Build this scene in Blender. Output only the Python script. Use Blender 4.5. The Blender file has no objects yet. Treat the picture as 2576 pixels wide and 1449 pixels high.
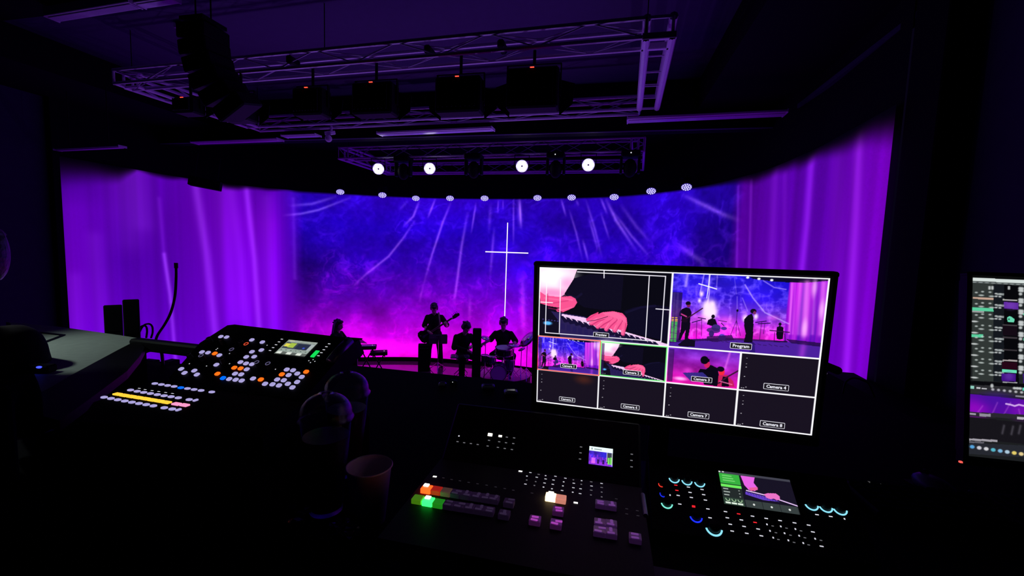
import bpy, bmesh, math, random
import numpy as np
from mathutils import Vector, Matrix, Quaternion

# ------------------------------------------------------------------ camera
SC = bpy.context.scene
COL = SC.collection
FPX, IW, IH = 1070.0, 2576.0, 1449.0
CZ = 4.25                                   # camera height; stage floor is z = 0.8
_d = np.array([-400.0, 12155.0, FPX]); _d /= np.linalg.norm(_d)
_x0 = FPX * math.tan(math.radians(12.5))
_y = np.array([_x0, -(-400.0 * _x0 + FPX * FPX) / 12155.0, FPX]); _y /= np.linalg.norm(_y)
RW = np.array([np.cross(_y, -_d), _y, -_d])  # rows: world axes seen from the camera (x right, y down, z forward)
CAM = np.array([0.0, 0.0, CZ])
cam = bpy.data.cameras.new('camera'); camo = bpy.data.objects.new('camera', cam); COL.objects.link(camo)
cam.sensor_width = 36.0; cam.lens = 36.0 * FPX / IW; cam.clip_start = 0.02; cam.clip_end = 100
M = Matrix.Identity(4)
for i in range(3):
    M[i][0] = RW[i][0]; M[i][1] = -RW[i][1]; M[i][2] = -RW[i][2]; M[i][3] = CAM[i]
camo.matrix_world = M
SC.camera = camo

# ------------------------------------------------------------------ world, lights, exposure
w = bpy.data.worlds.new('dark_hall'); SC.world = w; w.use_nodes = True
w.node_tree.nodes['Background'].inputs[0].default_value = (0.012, 0.006, 0.04, 1)
w.node_tree.nodes['Background'].inputs[1].default_value = 0.15
SC.view_settings.view_transform = 'Standard'; SC.view_settings.look = 'None'
SC.view_settings.exposure = 0.0; SC.view_settings.gamma = 1.0; SC.view_settings.use_curve_mapping = False
SC.cycles.use_denoising = True
RIG_FILL_W = 290.0                              # added unseen violet floods that brighten the rig
SC.cycles.max_bounces = 6; SC.cycles.diffuse_bounces = 3; SC.cycles.glossy_bounces = 3
SC.cycles.sample_clamp_indirect = 2.0
SC.cycles.caustics_reflective = False; SC.cycles.caustics_refractive = False

# ------------------------------------------------------------------ measuring
def ray(px, py):
    return RW @ np.array([(px - IW / 2) / FPX, (py - IH / 2) / FPX, 1.0])
def onz(px, py, z):                          # z relative to the eye
    r = ray(px, py); r = r * (z / r[2]); return Vector((r[0], r[1], r[2] + CZ))
def ony(px, py, y):
    r = ray(px, py); r = r * (y / r[1]); return Vector((r[0], r[1], r[2] + CZ))
class Plane:
    def __init__(s, o, ex, ey):
        s.o = Vector(o); s.ex = Vector(ex).normalized(); ey = Vector(ey)
        s.ey = (ey - s.ex * ey.dot(s.ex)).normalized(); s.n = s.ex.cross(s.ey)
        m = Matrix.Identity(4)
        for i in range(3):
            m[i][0] = s.ex[i]; m[i][1] = s.ey[i]; m[i][2] = s.n[i]; m[i][3] = s.o[i]
        s.m = m
    def hit(s, px, py):
        r = Vector(ray(px, py)); c = Vector(CAM)
        t = (s.o - c).dot(s.n) / r.dot(s.n); p = c + r * t - s.o
        return p.dot(s.ex), p.dot(s.ey)
def quad_pose(c, width):                     # pose of a rectangle of known width from its four corners
    src = [(0, 0), (1, 0), (1, 1), (0, 1)]; A = []
    for (x, y), (u, v) in zip(src, c):
        u -= IW / 2; v -= IH / 2
        A.append([x, y, 1, 0, 0, 0, -u * x, -u * y, -u]); A.append([0, 0, 0, x, y, 1, -v * x, -v * y, -v])
    h = np.linalg.svd(np.array(A, float))[2][-1].reshape(3, 3)
    K = np.diag([1 / FPX, 1 / FPX, 1.0]); h = K @ h
    if h[2, 2] < 0: h = -h
    s = width / np.linalg.norm(h[:, 0])
    ex = RW @ (h[:, 0] * s); ed = RW @ (h[:, 1] * s); o = RW @ (h[:, 2] * s) + CAM
    return Plane(o, ex, -ed), float(np.linalg.norm(ex)), float(np.linalg.norm(ed))

# ------------------------------------------------------------------ materials
def lin(c):
    return tuple(((v / 255) / 12.92 if v / 255 <= 0.04045 else ((v / 255 + 0.055) / 1.055) ** 2.4) for v in c)
MATS = {}
def mat(name, col, rough=0.5, metal=0.0, emit=None, es=1.0, bump=0.0, bscale=60, var=0.15, spec=0.5, alpha=None, trans=0.0):
    if name in MATS: return MATS[name]
    m = bpy.data.materials.new(name); m.use_nodes = True; nt = m.node_tree
    b = nt.nodes['Principled BSDF']
    b.inputs['Roughness'].default_value = rough; b.inputs['Metallic'].default_value = metal
    b.inputs['Specular IOR Level'].default_value = spec
    if trans: b.inputs['Transmission Weight'].default_value = trans; b.inputs['IOR'].default_value = 1.15
    tc = nt.nodes.new('ShaderNodeTexCoord'); nz = nt.nodes.new('ShaderNodeTexNoise'); nz.inputs['Scale'].default_value = bscale
    nt.links.new(tc.outputs['Object'], nz.inputs['Vector'])
    mx = nt.nodes.new('ShaderNodeMix'); mx.data_type = 'RGBA'
    mx.inputs[6].default_value = (*[c * (1 - var) for c in col], 1); mx.inputs[7].default_value = (*[min(1, c * (1 + var)) for c in col], 1)
    nt.links.new(nz.outputs['Fac'], mx.inputs[0]); nt.links.new(mx.outputs[2], b.inputs['Base Color'])
    if bump:
        bp = nt.nodes.new('ShaderNodeBump'); bp.inputs['Strength'].default_value = bump; bp.inputs['Distance'].default_value = 0.01
        nt.links.new(nz.outputs['Fac'], bp.inputs['Height']); nt.links.new(bp.outputs['Normal'], b.inputs['Normal'])
    if emit:
        b.inputs['Emission Color'].default_value = (*lin(emit), 1); b.inputs['Emission Strength'].default_value = es
    MATS[name] = m; return m
def screen_mat(name, strength=1.0):
    if name in MATS: return MATS[name]
    m = bpy.data.materials.new(name); m.use_nodes = True; nt = m.node_tree
    b = nt.nodes['Principled BSDF']; a = nt.nodes.new('ShaderNodeVertexColor'); a.layer_name = 'picture'
    b.inputs['Base Color'].default_value = (0.01, 0.01, 0.012, 1); b.inputs['Roughness'].default_value = 0.6
    b.inputs['Specular IOR Level'].default_value = 0.1
    nt.links.new(a.outputs['Color'], b.inputs['Emission Color']); b.inputs['Emission Strength'].default_value = strength
    MATS[name] = m; return m
BLK = mat('black_plastic', (0.006, 0.006, 0.008), 0.5, spec=0.12)
BLKM = mat('black_matte', (0.005, 0.005, 0.007), 0.9, spec=0.05)
BLKG = mat('black_gloss', (0.012, 0.010, 0.014), 0.15)
RIGB = mat('black_rigging', (0.01, 0.01, 0.012), 0.7, spec=0.15)
BRC = mat('truss_brace_grey', (0.40, 0.40, 0.45), 0.5)
ALU = mat('truss_aluminium', (0.85, 0.85, 0.9), 0.45, 0.0)
CHR = mat('chrome', (0.7, 0.7, 0.72), 0.15, 1.0)
WHT = mat('white_enamel', (0.9, 0.9, 0.92), 0.4)
CLOTH = mat('black_cloth', (0.010, 0.009, 0.012), 0.9, spec=0.1, bump=0.3)
SKIN = mat('skin', (0.62, 0.40, 0.33), 0.5)
HAIR = mat('black_hair', (0.006, 0.005, 0.006), 0.5, bump=0.5)

# ------------------------------------------------------------------ mesh helpers
def link(name, me, m=None, parent=None, mw=None):
    o = bpy.data.objects.new(name, me); COL.objects.link(o)
    if m is not None and me is not None and not me.materials:
        for q in (m if isinstance(m, (list, tuple)) else [m]): me.materials.append(q)
    if parent is not None: o.parent = parent
    if mw is not None: o.matrix_world = mw
    return o
def tag(o, label=None, cat=None, group=None, kind=None):
    if label: o['label'] = label
    if cat: o['category'] = cat
    if group: o['group'] = group
    if kind: o['kind'] = kind
    return o
def thing(name, label, cat, mw=None, group=None):
    if mw is None: mw = Matrix.Identity(4)
    elif not isinstance(mw, Matrix): mw = Matrix.Translation(Vector(mw))
    return tag(link(name, None, mw=mw), label, cat, group)
class MB:
    def __init__(s): s.b = bmesh.new()
    def box(s, c, d, rot=None, bevel=0.0, seg=1):
        r = bmesh.ops.create_cube(s.b, size=1.0); vs = r['verts']
        bmesh.ops.scale(s.b, vec=Vector(d), verts=vs)
        if bevel:
            es = list({e for v in vs for e in v.link_edges})
            q = bmesh.ops.bevel(s.b, geom=es, offset=bevel, segments=seg, affect='EDGES', profile=0.5)
            vs = list({v for f in q['faces'] for v in f.verts} | {v for v in vs if v.is_valid})
        mt = Matrix.Translation(Vector(c))
        if rot is not None: mt = mt @ rot.to_4x4()
        bmesh.ops.transform(s.b, matrix=mt, verts=vs); return s
    def cyl(s, a, b2, r, r2=None, n=12, cap=True):
        a = Vector(a); b2 = Vector(b2); d = b2 - a; L = d.length
        if L < 1e-7: return s
        q = bmesh.ops.create_cone(s.b, cap_ends=cap, segments=n, radius1=r, radius2=(r if r2 is None else r2), depth=L)
        mt = Matrix.Translation((a + b2) / 2) @ Vector((0, 0, 1)).rotation_difference(d).to_matrix().to_4x4()
        bmesh.ops.transform(s.b, matrix=mt, verts=q['verts']); return s
    def ball(s, c, r, u=12, v=8, rot=None):
        q = bmesh.ops.create_uvsphere(s.b, u_segments=u, v_segments=v, radius=1.0)
        mt = Matrix.Translation(Vector(c))
        if rot is not None: mt = mt @ rot.to_4x4()
        rr = r if isinstance(r, (tuple, list)) else (r, r, r)
        mt = mt @ Matrix.Diagonal((*rr, 1))
        bmesh.ops.transform(s.b, matrix=mt, verts=q['verts']); return s
    def prism(s, pts, z0, z1, mt=None):
        n = len(pts)
        lo = [s.b.verts.new((p[0], p[1], z0)) for p in pts]; hi = [s.b.verts.new((p[0], p[1], z1)) for p in pts]
        a = sum(pts[i][0] * pts[(i + 1) % n][1] - pts[(i + 1) % n][0] * pts[i][1] for i in range(n))
        if a < 0: lo, hi = lo[::-1], hi[::-1]
        if z1 < z0: lo, hi = lo[::-1], hi[::-1]
        s.b.faces.new(lo[::-1]); s.b.faces.new(hi)
        for i in range(n): s.b.faces.new((lo[i], lo[(i + 1) % n], hi[(i + 1) % n], hi[i]))
        if mt is not None: bmesh.ops.transform(s.b, matrix=mt, verts=lo + hi)
        return s
    def tube(s, pts, r, n=8):
        pts = [Vector(p) for p in pts]; rings = []
        up = Vector((0.13, 0.31, 0.94))
        for i, p in enumerate(pts):
            t = (pts[min(i + 1, len(pts) - 1)] - pts[max(i - 1, 0)]).normalized()
            x = t.cross(up); x = x.normalized() if x.length > 1e-4 else Vector((1, 0, 0)); y = t.cross(x)
            ri = r[i] if isinstance(r, (list, tuple)) else r
            rings.append([s.b.verts.new(p + (x * math.cos(2 * math.pi * k / n) + y * math.sin(2 * math.pi * k / n)) * ri) for k in range(n)])
        for a, b2 in zip(rings, rings[1:]):
            for k in range(n): s.b.faces.new((a[k], a[(k + 1) % n], b2[(k + 1) % n], b2[k]))
        s.b.faces.new(rings[0][::-1]); s.b.faces.new(rings[-1]); return s
    def lathe(s, prof, n=32, c=(0, 0, 0)):
        c = Vector(c); rings = []
        for r, z in prof:
            rings.append([s.b.verts.new(c + Vector((r * math.cos(2 * math.pi * k / n), r * math.sin(2 * math.pi * k / n), z))) for k in range(n)])
        for a, b2 in zip(rings, rings[1:]):
            for k in range(n): s.b.faces.new((a[k], a[(k + 1) % n], b2[(k + 1) % n], b2[k]))
        return s
    def mesh(s, name, smooth=False):
        bmesh.ops.recalc_face_normals(s.b, faces=s.b.faces)
        me = bpy.data.meshes.new(name); s.b.to_mesh(me); s.b.free()
        if smooth: me.polygons.foreach_set('use_smooth', [True] * len(me.polygons))
        return me
    def build(s, name, m, parent=None, smooth=False, mw=None):
        return link(name, s.mesh(name, smooth), m, parent, mw)
def spline(pts, n=8):
    P = [np.array(p, float) for p in pts]; P = [2 * P[0] - P[1]] + P + [2 * P[-1] - P[-2]]; out = []
    for i in range(1, len(P) - 2):
        for k in range(n):
            t = k / n
            out.append(0.5 * ((2 * P[i]) + (P[i + 1] - P[i - 1]) * t + (2 * P[i - 1] - 5 * P[i] + 4 * P[i + 1] - P[i + 2]) * t * t + (3 * P[i] - P[i - 1] - 3 * P[i + 1] + P[i + 2]) * t ** 3))
    out.append(P[-2]); return out
def rrect(w2, h2, r, n=3):
    o = []
    for cx, cy, a0 in ((w2 - r, h2 - r, 0), (-w2 + r, h2 - r, 90), (-w2 + r, -h2 + r, 180), (w2 - r, -h2 + r, 270)):
        for k in range(n + 1):
            a = math.radians(a0 + 90 * k / n); o.append((cx + r * math.cos(a), cy + r * math.sin(a)))
    return o

# ------------------------------------------------------------------ picture canvas (colour per grid vertex)
def vnoise(h, w_, fx, fy, seed):
    rs = np.random.RandomState(seed); g = rs.rand(int(fy) + 3, int(fx) + 3)
    y = np.linspace(0, fy, h)[:, None]; x = np.linspace(0, fx, w_)[None]
    yi = y.astype(int); xi = x.astype(int); yf = y - yi; xf = x - xi
    yf = yf * yf * (3 - 2 * yf); xf = xf * xf * (3 - 2 * xf)
    return (g[yi, xi] * (1 - xf) + g[yi, xi + 1] * xf) * (1 - yf) + (g[yi + 1, xi] * (1 - xf) + g[yi + 1, xi + 1] * xf) * yf
def fbm(h, w_, fx, fy, seed, octv=5, ridged=False, gain=0.5):
    o = np.zeros((h, w_)); a = 1; t = 0
    for k in range(octv):
        n = vnoise(h, w_, fx, fy, seed + k * 7)
        if ridged: n = 1 - np.abs(2 * n - 1)
        o += a * n; t += a; a *= gain; fx *= 2; fy *= 2
    return o / t
class Canvas:
    def __init__(s, w_, h, bg=(0, 0, 0)):
        s.w, s.h = w_, h; s.a = np.zeros((h, w_, 3)); s.a[:] = np.array(bg) / 255.0
        s.Y, s.X = np.mgrid[0:h, 0:w_].astype(float)
    def _mix(s, sl, m, col, add=False):
        c = np.array(col) / 255.0
        if add: s.a[sl] += m[..., None] * c
        else: s.a[sl] = s.a[sl] * (1 - m[..., None]) + m[..., None] * c
    def _sl(s, x0, y0, x1, y1):
        return (slice(max(0, int(y0)), max(0, min(s.h, int(y1) + 2))), slice(max(0, int(x0)), max(0, min(s.w, int(x1) + 2))))
    def poly(s, pts, col, al=1.0, clip=None):
        xs = [p[0] for p in pts]; ys = [p[1] for p in pts]; sl = s._sl(min(xs), min(ys), max(xs), max(ys))
        X, Y = s.X[sl], s.Y[sl]; ins = np.zeros(X.shape, bool); n = len(pts)
        if X.size == 0: return
        for i in range(n):
            x1, y1 = pts[i]; x2, y2 = pts[(i + 1) % n]
            if y1 == y2: continue
            c = ((y1 > Y) != (y2 > Y)) & (X < (x2 - x1) * (Y - y1) / (y2 - y1) + x1); ins ^= c
        s._mix(sl, ins * al, col)
    def ell(s, cx, cy, rx, ry, col, al=1.0, soft=0.0, add=False):
        k = 1 + soft * 2; sl = s._sl(cx - rx * k - 1, cy - ry * k - 1, cx + rx * k + 1, cy + ry * k + 1)
        d = np.sqrt(((s.X[sl] - cx) / max(rx, .1)) ** 2 + ((s.Y[sl] - cy) / max(ry, .1)) ** 2)
        m = np.clip((1 + soft - d) / (2 * soft + 1 / max(rx, ry, 1)), 0, 1); m = m * m * (3 - 2 * m) if soft else m
        s._mix(sl, m * al, col, add)
    def rect(s, x0, y0, x1, y1, col, al=1.0): 
        s.poly([(x0 - .5, y0 - .5), (x1 + .5, y0 - .5), (x1 + .5, y1 + .5), (x0 - .5, y1 + .5)], col, al)
    def line(s, pts, wd, col, al=1.0, add=False, gauss=False, taper=False):
        xs = [p[0] for p in pts]; ys = [p[1] for p in pts]; q = wd * (3 if gauss else 1) + 2
        sl = s._sl(min(xs) - q, min(ys) - q, max(xs) + q, max(ys) + q); X, Y = s.X[sl], s.Y[sl]
        if X.size == 0: return
        m = np.zeros(X.shape); n = len(pts) - 1
        for i in range(n):
            x1, y1 = pts[i][:2]; x2, y2 = pts[i + 1][:2]; L = (x2 - x1) ** 2 + (y2 - y1) ** 2 + 1e-9
            t = np.clip(((X - x1) * (x2 - x1) + (Y - y1) * (y2 - y1)) / L, 0, 1)
            d = np.hypot(X - x1 - t * (x2 - x1), Y - y1 - t * (y2 - y1))
            v = np.exp(-(d / wd) ** 2) if gauss else np.clip(wd / 2 + .5 - d, 0, 1)
            if taper: tt = (i + t) / n; v = v * np.sin(np.pi * np.clip(tt * .9 + .08, 0, 1))
            m = np.maximum(m, v)
        s._mix(sl, m * al, col, add)
    def colors(s):
        a = np.clip(s.a, 0, 1); l = np.where(a <= 0.04045, a / 12.92, ((a + 0.055) / 1.055) ** 2.4)
        return np.concatenate([l, np.ones(l.shape[:2] + (1,))], 2).reshape(-1, 4).astype(np.float32)
def grid_mesh(name, co, w_, h, cols, m):
    me = bpy.data.meshes.new(name); i = np.arange(w_ * h).reshape(h, w_)
    f = np.stack([i[1:, :-1], i[1:, 1:], i[:-1, 1:], i[:-1, :-1]], -1).reshape(-1, 4); nf = len(f)
    me.vertices.add(w_ * h); me.vertices.foreach_set('co', co.astype(np.float32).ravel())
    me.loops.add(nf * 4); me.loops.foreach_set('vertex_index', f.astype(np.int32).ravel())
    me.polygons.add(nf); me.polygons.foreach_set('loop_start', np.arange(0, nf * 4, 4, dtype=np.int32))
    me.update(calc_edges=True)
    at = me.color_attributes.new('picture', 'FLOAT_COLOR', 'POINT'); at.data.foreach_set('color', cols.ravel())
    me.materials.append(m); me.validate(); return me
def screen_part(name, cv, W, H, parent, m, z=0.001):
    X, Y = np.meshgrid(np.linspace(0, W, cv.w), np.linspace(0, -H, cv.h))
    co = np.stack([X, Y, np.full_like(X, z)], -1)
    return link(name, grid_mesh(name, co, cv.w, cv.h, cv.colors(), m), parent=parent)
def text(name, body, size, parent, loc, m, ext=0.0):
    c = bpy.data.curves.new(name, 'FONT'); c.body = body; c.size = size; c.align_x = 'CENTER'; c.align_y = 'CENTER'
    c.resolution_u = 2; c.extrude = ext; c.offset = size * 0.028
    o = bpy.data.objects.new(name, c); COL.objects.link(o)
    me = bpy.data.meshes.new_from_object(o.evaluated_get(bpy.context.evaluated_depsgraph_get())); bpy.data.objects.remove(o)
    me.materials.clear(); t = link(name, me, m, parent); t.location = loc; return t

# ================================================================== SETTING
WALLM = mat('dark_wall_paint', (0.035, 0.026, 0.07), 0.85, bump=0.1, bscale=8)
CEILM = mat('dark_ceiling_paint', (0.040, 0.022, 0.085), 0.85, bump=0.1, bscale=8)
BLKW = mat('black_wall_paint', (0.006, 0.005, 0.009), 0.9, spec=0.1)
STGM = mat('stage_vinyl', (0.10, 0.05, 0.09), 0.07, bump=0.02, bscale=3, spec=1.0)
CARP = mat('dark_carpet', (0.008, 0.007, 0.012), 0.95, bump=0.4, bscale=200, spec=0.05)
def struct(name, b, m, smooth=False):
    return tag(b.build(name, m, smooth=smooth), kind='structure')
ST_Z = CZ - 3.45                                             # stage floor
S_TOP, S_BOT = CZ + 1.47, CZ - 3.33
PLAN = np.array(spline([(-10.0, 6.04), (-9.97, 7.3), (-9.85, 8.54), (-9.08, 9.93), (-7.58, 10.98), (-5.61, 11.78), (-3.7, 11.98), (-1.9, 11.84),
                        (0.12, 11.33), (1.64, 10.05), (2.42, 8.3), (2.62, 6.7), (2.60, 5.6), (2.56, 4.75)], 12))
_seg = np.hypot(*np.diff(PLAN, axis=0).T); PLEN = np.concatenate([[0], np.cumsum(_seg)])
def plan_at(s): return np.interp(s, PLEN, PLAN[:, 0]), np.interp(s, PLEN, PLAN[:, 1])
def plan_off(d):                                             # plan curve moved outward by d
    t = np.gradient(PLAN, axis=0); t /= np.hypot(t[:, 0], t[:, 1])[:, None]
    return PLAN + np.stack([-t[:, 1], t[:, 0]], 1) * d
struct('floor', MB().box((-3.7, 5, -0.05), (16, 18, 0.1)), CARP)
struct('floor', MB().box((-3.7, -0.6, CZ - 1.45), (13.6, 4.6, 0.3)), CARP)          # raised control booth
b = MB(); b.prism([(-10.0, 6.2), (2.5, 6.2)] + [tuple(p) for p in plan_off(0.02)[::-1] if p[1] > 6.2], ST_Z - 0.06, ST_Z)
struct('floor', b, STGM)
struct('trim_1', MB().box((-3.7, 6.18, ST_Z / 2 - 0.03), (12.5, 0.06, ST_Z - 0.06)), BLKW)
struct('wall_left', MB().box((-10.2, 1.5, CZ - 0.6), (0.2, 9.0, 7.4)), WALLM)
struct('wall_right', MB().box((2.95, 0.4, CZ - 0.6), (0.2, 8.0, 7.4)), WALLM)
struct('wall_rear', MB().box((-3.7, -3.1, CZ - 0.6), (13.4, 0.2, 7.4)), WALLM)
struct('trim_2', MB().box((2.75, 4.5, CZ - 0.6), (0.28, 0.42, 7.3), bevel=0.01), BLKW)
struct('trim_3', MB().box((-10.06, 6.0, CZ - 0.6), (0.16, 0.12, 7.3), bevel=0.01), BLKW)
b = MB(); oc = plan_off(0.06)                                # curved black wall the projection hangs on
for p, q in zip(oc, oc[1:]):
    v = [b.b.verts.new((*p, -0.0)), b.b.verts.new((*q, -0.0)), b.b.verts.new((*q, CZ + 2.7)), b.b.verts.new((*p, CZ + 2.7))]; b.b.faces.new(v)
bmesh.ops.remove_doubles(b.b, verts=b.b.verts, dist=1e-4)
struct('wall_back', b, BLKW, True)
b = MB(); oc = plan_off(-0.012)                              # black base band below the projection
for p, q in zip(oc, oc[1:]):
    v = [b.b.verts.new((*p, ST_Z)), b.b.verts.new((*q, ST_Z)), b.b.verts.new((*q, S_BOT)), b.b.verts.new((*p, S_BOT))]; b.b.faces.new(v)
bmesh.ops.remove_doubles(b.b, verts=b.b.verts, dist=1e-4)
struct('baseboard_back', b, BLKW, True)
struct('ceiling', MB().box((-3.7, 0.7, CZ + 3.1), (13.4, 7.8, 0.2)), BLKW)
struct('ceiling', MB().box((-3.7, 6.35, CZ + 3.1), (13.4, 3.5, 0.2)), CEILM)
struct('ceiling', MB().box((-3.7, 10.3, CZ + 2.75), (13.4, 4.6, 0.2)), BLKW)
struct('trim_4', MB().box((-3.7, 8.05, CZ + 2.62), (13.4, 0.2, 0.95)), BLKW)         # bulkhead over the stage front
struct('trim_5', MB().box((2.15, 2.5, CZ + 2.75), (1.5, 10.9, 0.5)), BLKW)           # right ceiling soffit
struct('trim_9', MB().box((-3.7, 7.94, CZ + 2.155), (13.0, 0.02, 0.016)), mat('grey_edge_trim', (.22, .2, .3), .5))
struct('trim_6', MB().box((2.68, 5.9, CZ + 2.25), (0.1, 2.6, 0.06)), WALLM)          # cornice on the right
struct('trim_7', MB().box((-9.3, 2.5, CZ + 2.75), (1.6, 10.9, 0.5)), BLKW)

# projected picture on the curved wall
def sp(px, py):
    r = ray(px, py); best = None
    for i in range(len(PLAN) - 1):
        a, c = PLAN[i], PLAN[i + 1]; d = c - a
        den = r[0] * d[1] - r[1] * d[0]
        if abs(den) < 1e-9: continue
        t = (a[0] * d[1] - a[1] * d[0]) / den; k = (a[0] * r[1] - a[1] * r[0]) / den
        if t > 0 and -1e-6 <= k <= 1 + 1e-6 and (best is None or t < best[0]): best = (t, PLEN[i] + k * _seg[i])
    if best is None:
        return (0, 0) if px < 1288 else (SW - 1, 0)
    z = best[0] * r[2]
    return best[1] / PLEN[-1] * (SW - 1), (1.47 - z) / 4.80 * (SH - 1)
SW, SH = 1300, 300
cv = Canvas(SW, SH)
cols = {150: [(60,0,130),(112,0,200),(118,0,205),(125,0,220),(130,0,235),(130,0,235)],
 300: [(95,0,175),(100,0,190),(95,0,190),(110,0,210),(125,0,235),(130,0,235)],
 420: [(100,0,190),(95,0,180),(95,0,185),(100,0,195),(115,0,220),(120,0,230)],
 560: [(110,0,190),(120,0,205),(125,0,220),(130,0,230),(125,0,230),(125,0,230)],
 690: [(95,0,185),(125,0,215),(135,0,235),(140,0,238),(135,0,240),(140,0,240)],
 735: [(70,5,190),(75,0,190),(80,0,180),(95,0,180),(125,0,195),(150,0,225)],
 765: [(38,0,165),(28,0,165),(32,0,130),(70,0,155),(150,0,200),(190,0,230)],
 900: [(45,0,185),(35,0,190),(42,0,165),(85,0,175),(180,0,215),(240,0,250)],
 1100: [(48,0,185),(38,0,200),(50,0,175),(105,0,190),(180,0,220),(255,0,250)],
 1275: [(42,0,165),(36,0,195),(60,0,215),(110,0,205),(190,0,235),(255,0,255)],
 1400: [(40,0,165),(36,0,170),(42,0,205),(100,0,205),(180,0,225),(235,0,250)],
 1600: [(38,0,170),(34,0,165),(42,0,205),(80,0,195),(150,0,220),(200,0,235)],
 1700: [(44,0,190),(38,0,190),(48,0,195),(80,0,190),(140,0,210),(180,0,225)],
 1760: [(34,0,160),(24,0,120),(26,0,115),(60,0,150),(120,0,180),(150,0,210)],
 1835: [(32,0,130),(22,0,110),(24,0,100),(50,0,140),(100,0,170),(130,0,200)],
 1862: [(85,0,150),(90,0,160),(98,0,180),(105,0,190),(115,0,210),(125,0,220)],
 1960: [(95,0,175),(95,0,170),(102,0,180),(115,0,205),(125,0,225),(125,0,230)],
 2060: [(95,0,175),(100,0,180),(110,0,195),(115,0,205),(120,0,220),(125,0,230)],
 2200: [(120,0,190),(125,0,195),(132,0,208),(132,0,212),(130,0,225),(130,0,230)],
 2250: [(120,0,185),(130,0,200),(135,0,210),(135,0,215),(132,0,225),(130,0,235)]}
ks = sorted(cols); us = np.array([sp(k, 600)[0] for k in ks]); vl = np.array([0, .2, .42, .62, .82, 1.0]) * (SH - 1)
tab = np.array([cols[k] for k in ks], float) / 255
ux = np.arange(SW); vy = np.arange(SH)
byu = np.stack([[np.interp(ux, us, tab[:, j, c]) for c in range(3)] for j in range(6)])   # (6,3,SW)
for c in range(3):
    colv = byu[:, c, :]
    for x in range(SW): cv.a[:, x, c] = np.interp(vy, vl, colv[:, x])
u0, u1 = sp(742, 600)[0], sp(1856, 600)[0]
inside = 1 / (1 + np.exp(-(cv.X - u0) / 7)) * 1 / (1 + np.exp((cv.X - u1) / 7))
cl = fbm(SH, SW, 30, 7, 3); r1 = fbm(SH, SW, 52, 14, 11, 5, True); r2 = fbm(SH, SW, 90, 22, 50, 4, True)
warp = fbm(SH, SW, 22, 6, 77)
wx = (fbm(SH, SW, 40, 11, 91, 3) - .5) * 46; wy = (fbm(SH, SW, 40, 11, 97, 3) - .5) * 46
yi = np.clip(cv.Y + wy, 0, SH - 1).astype(int); xi = np.clip(cv.X + wx, 0, SW - 1).astype(int); r1 = r1[yi, xi]; r2 = r2[yi, xi]
fil = np.clip((r1 - 0.66) * 4, 0, 1) * np.clip((cl - .35) * 3, 0, 1); fil2 = np.clip((r2 - .70) * 4, 0, 1) * np.clip((warp - .38) * 3, 0, 1)
amp = 0.70 + 0.6 * cl
for c in range(3): cv.a[:, :, c] *= 1 + inside * (amp - 1)
tv = cv.Y / SH
fc = np.stack([0.12 + 0.45 * tv, 0.10 * (1 - tv), 0.33 - 0.05 * tv], -1)
cv.a += (inside * (fil + .8 * fil2) * .62 * (1 - .5 * tv))[..., None] * fc
fine = fbm(SH, SW, 260, 64, 5, 3) - .5
cv.a += (inside * fine * .10)[..., None] * np.array([.5, .2, 1.0])
# soft vertical folds of light on both wings
fold = fbm(1, SW, 70, 1, 9, 4)[0]
cv.a *= (1 + (1 - inside) * ((fold - .5) * .35)[None, :])[..., None]
def Z8(x, y): return sp(660 + x / 3.37, 470 + y / 3.37)
def Z9(x, y): return sp(1300 + x / 4.155, 440 + y / 4.155)
def streak(p, wd, col, al): cv.line([sp(*q) for q in p], wd, col, al, add=True, gauss=True)
for p, wd, al in [([(493, 470), (520, 640), (548, 900)], 6, .38), ([(620, 475), (640, 650), (655, 880)], 4.5, .42), ([(583, 480), (606, 650), (625, 870)], 7, .14),
                  ([(413, 640), (428, 740), (446, 960)], 3, .45), ([(400, 500), (413, 640), (430, 760)], 3, .15), ([(345, 420), (360, 560)], 14, .16), ([(240, 600), (262, 860)], 9, .12),
                  ([(300, 430), (330, 600)], 18, .10), ([(190, 700), (196, 850)], 8, .12), ([(672, 500), (688, 900)], 9, .12), ([(738, 500), (742, 700)], 3, .2), ([(560, 480), (590, 800)], 12, .12)]:
    streak(p, wd, (110, 80, 120), al)
for p, wd, al in [([(2043, 380), (2030, 560), (2015, 700)], 6, .38), ([(2163, 330), (2152, 560), (2125, 990)], 6, .40), ([(1950, 430), (1945, 560), (1938, 700)], 8, .20), ([(1857, 470), (1853, 680)], 2.5, .30),
                  ([(1890, 455), (1884, 690)], 2.5, .28), ([(2110, 340), (2100, 700)], 12, .10), ([(2235, 300), (2200, 900)], 8, .12), ([(1975, 440), (1970, 690)], 5, .15)]:
    streak(p, wd, (110, 60, 120), al)
for p, wd, al in [([(1330,120),(1280,250),(1190,340)],2.2,.55),([(1290,290),(1190,440),(1070,590),(880,740),(750,860)],2.2,.5),([(1465,105),(1400,270)],2,.55),
                  ([(1595,140),(1530,300),(1440,570),(1360,850)],2.2,.55),([(1810,140),(1770,400)],1.8,.5),([(1740,220),(1690,500),(1640,880),(1625,980)],2.6,.5),([(1935,150),(1920,400)],3,.25),
                  ([(2130,100),(2128,500)],1.8,.42),([(2180,100),(2195,360)],2,.45),([(1965,350),(1930,770)],2.5,.38),([(2000,110),(1995,230)],1.6,.35),([(2040,110),(2040,200)],1.5,.3),
                  ([(2205,750),(2215,1280)],5,.28),([(1360,850),(1330,980)],2,.2),([(1760,920),(1755,1150)],3,.2)]:
    cv.line([Z8(*q) for q in p], wd, (150, 110, 110), al, add=True, gauss=True, taper=True)
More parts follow.
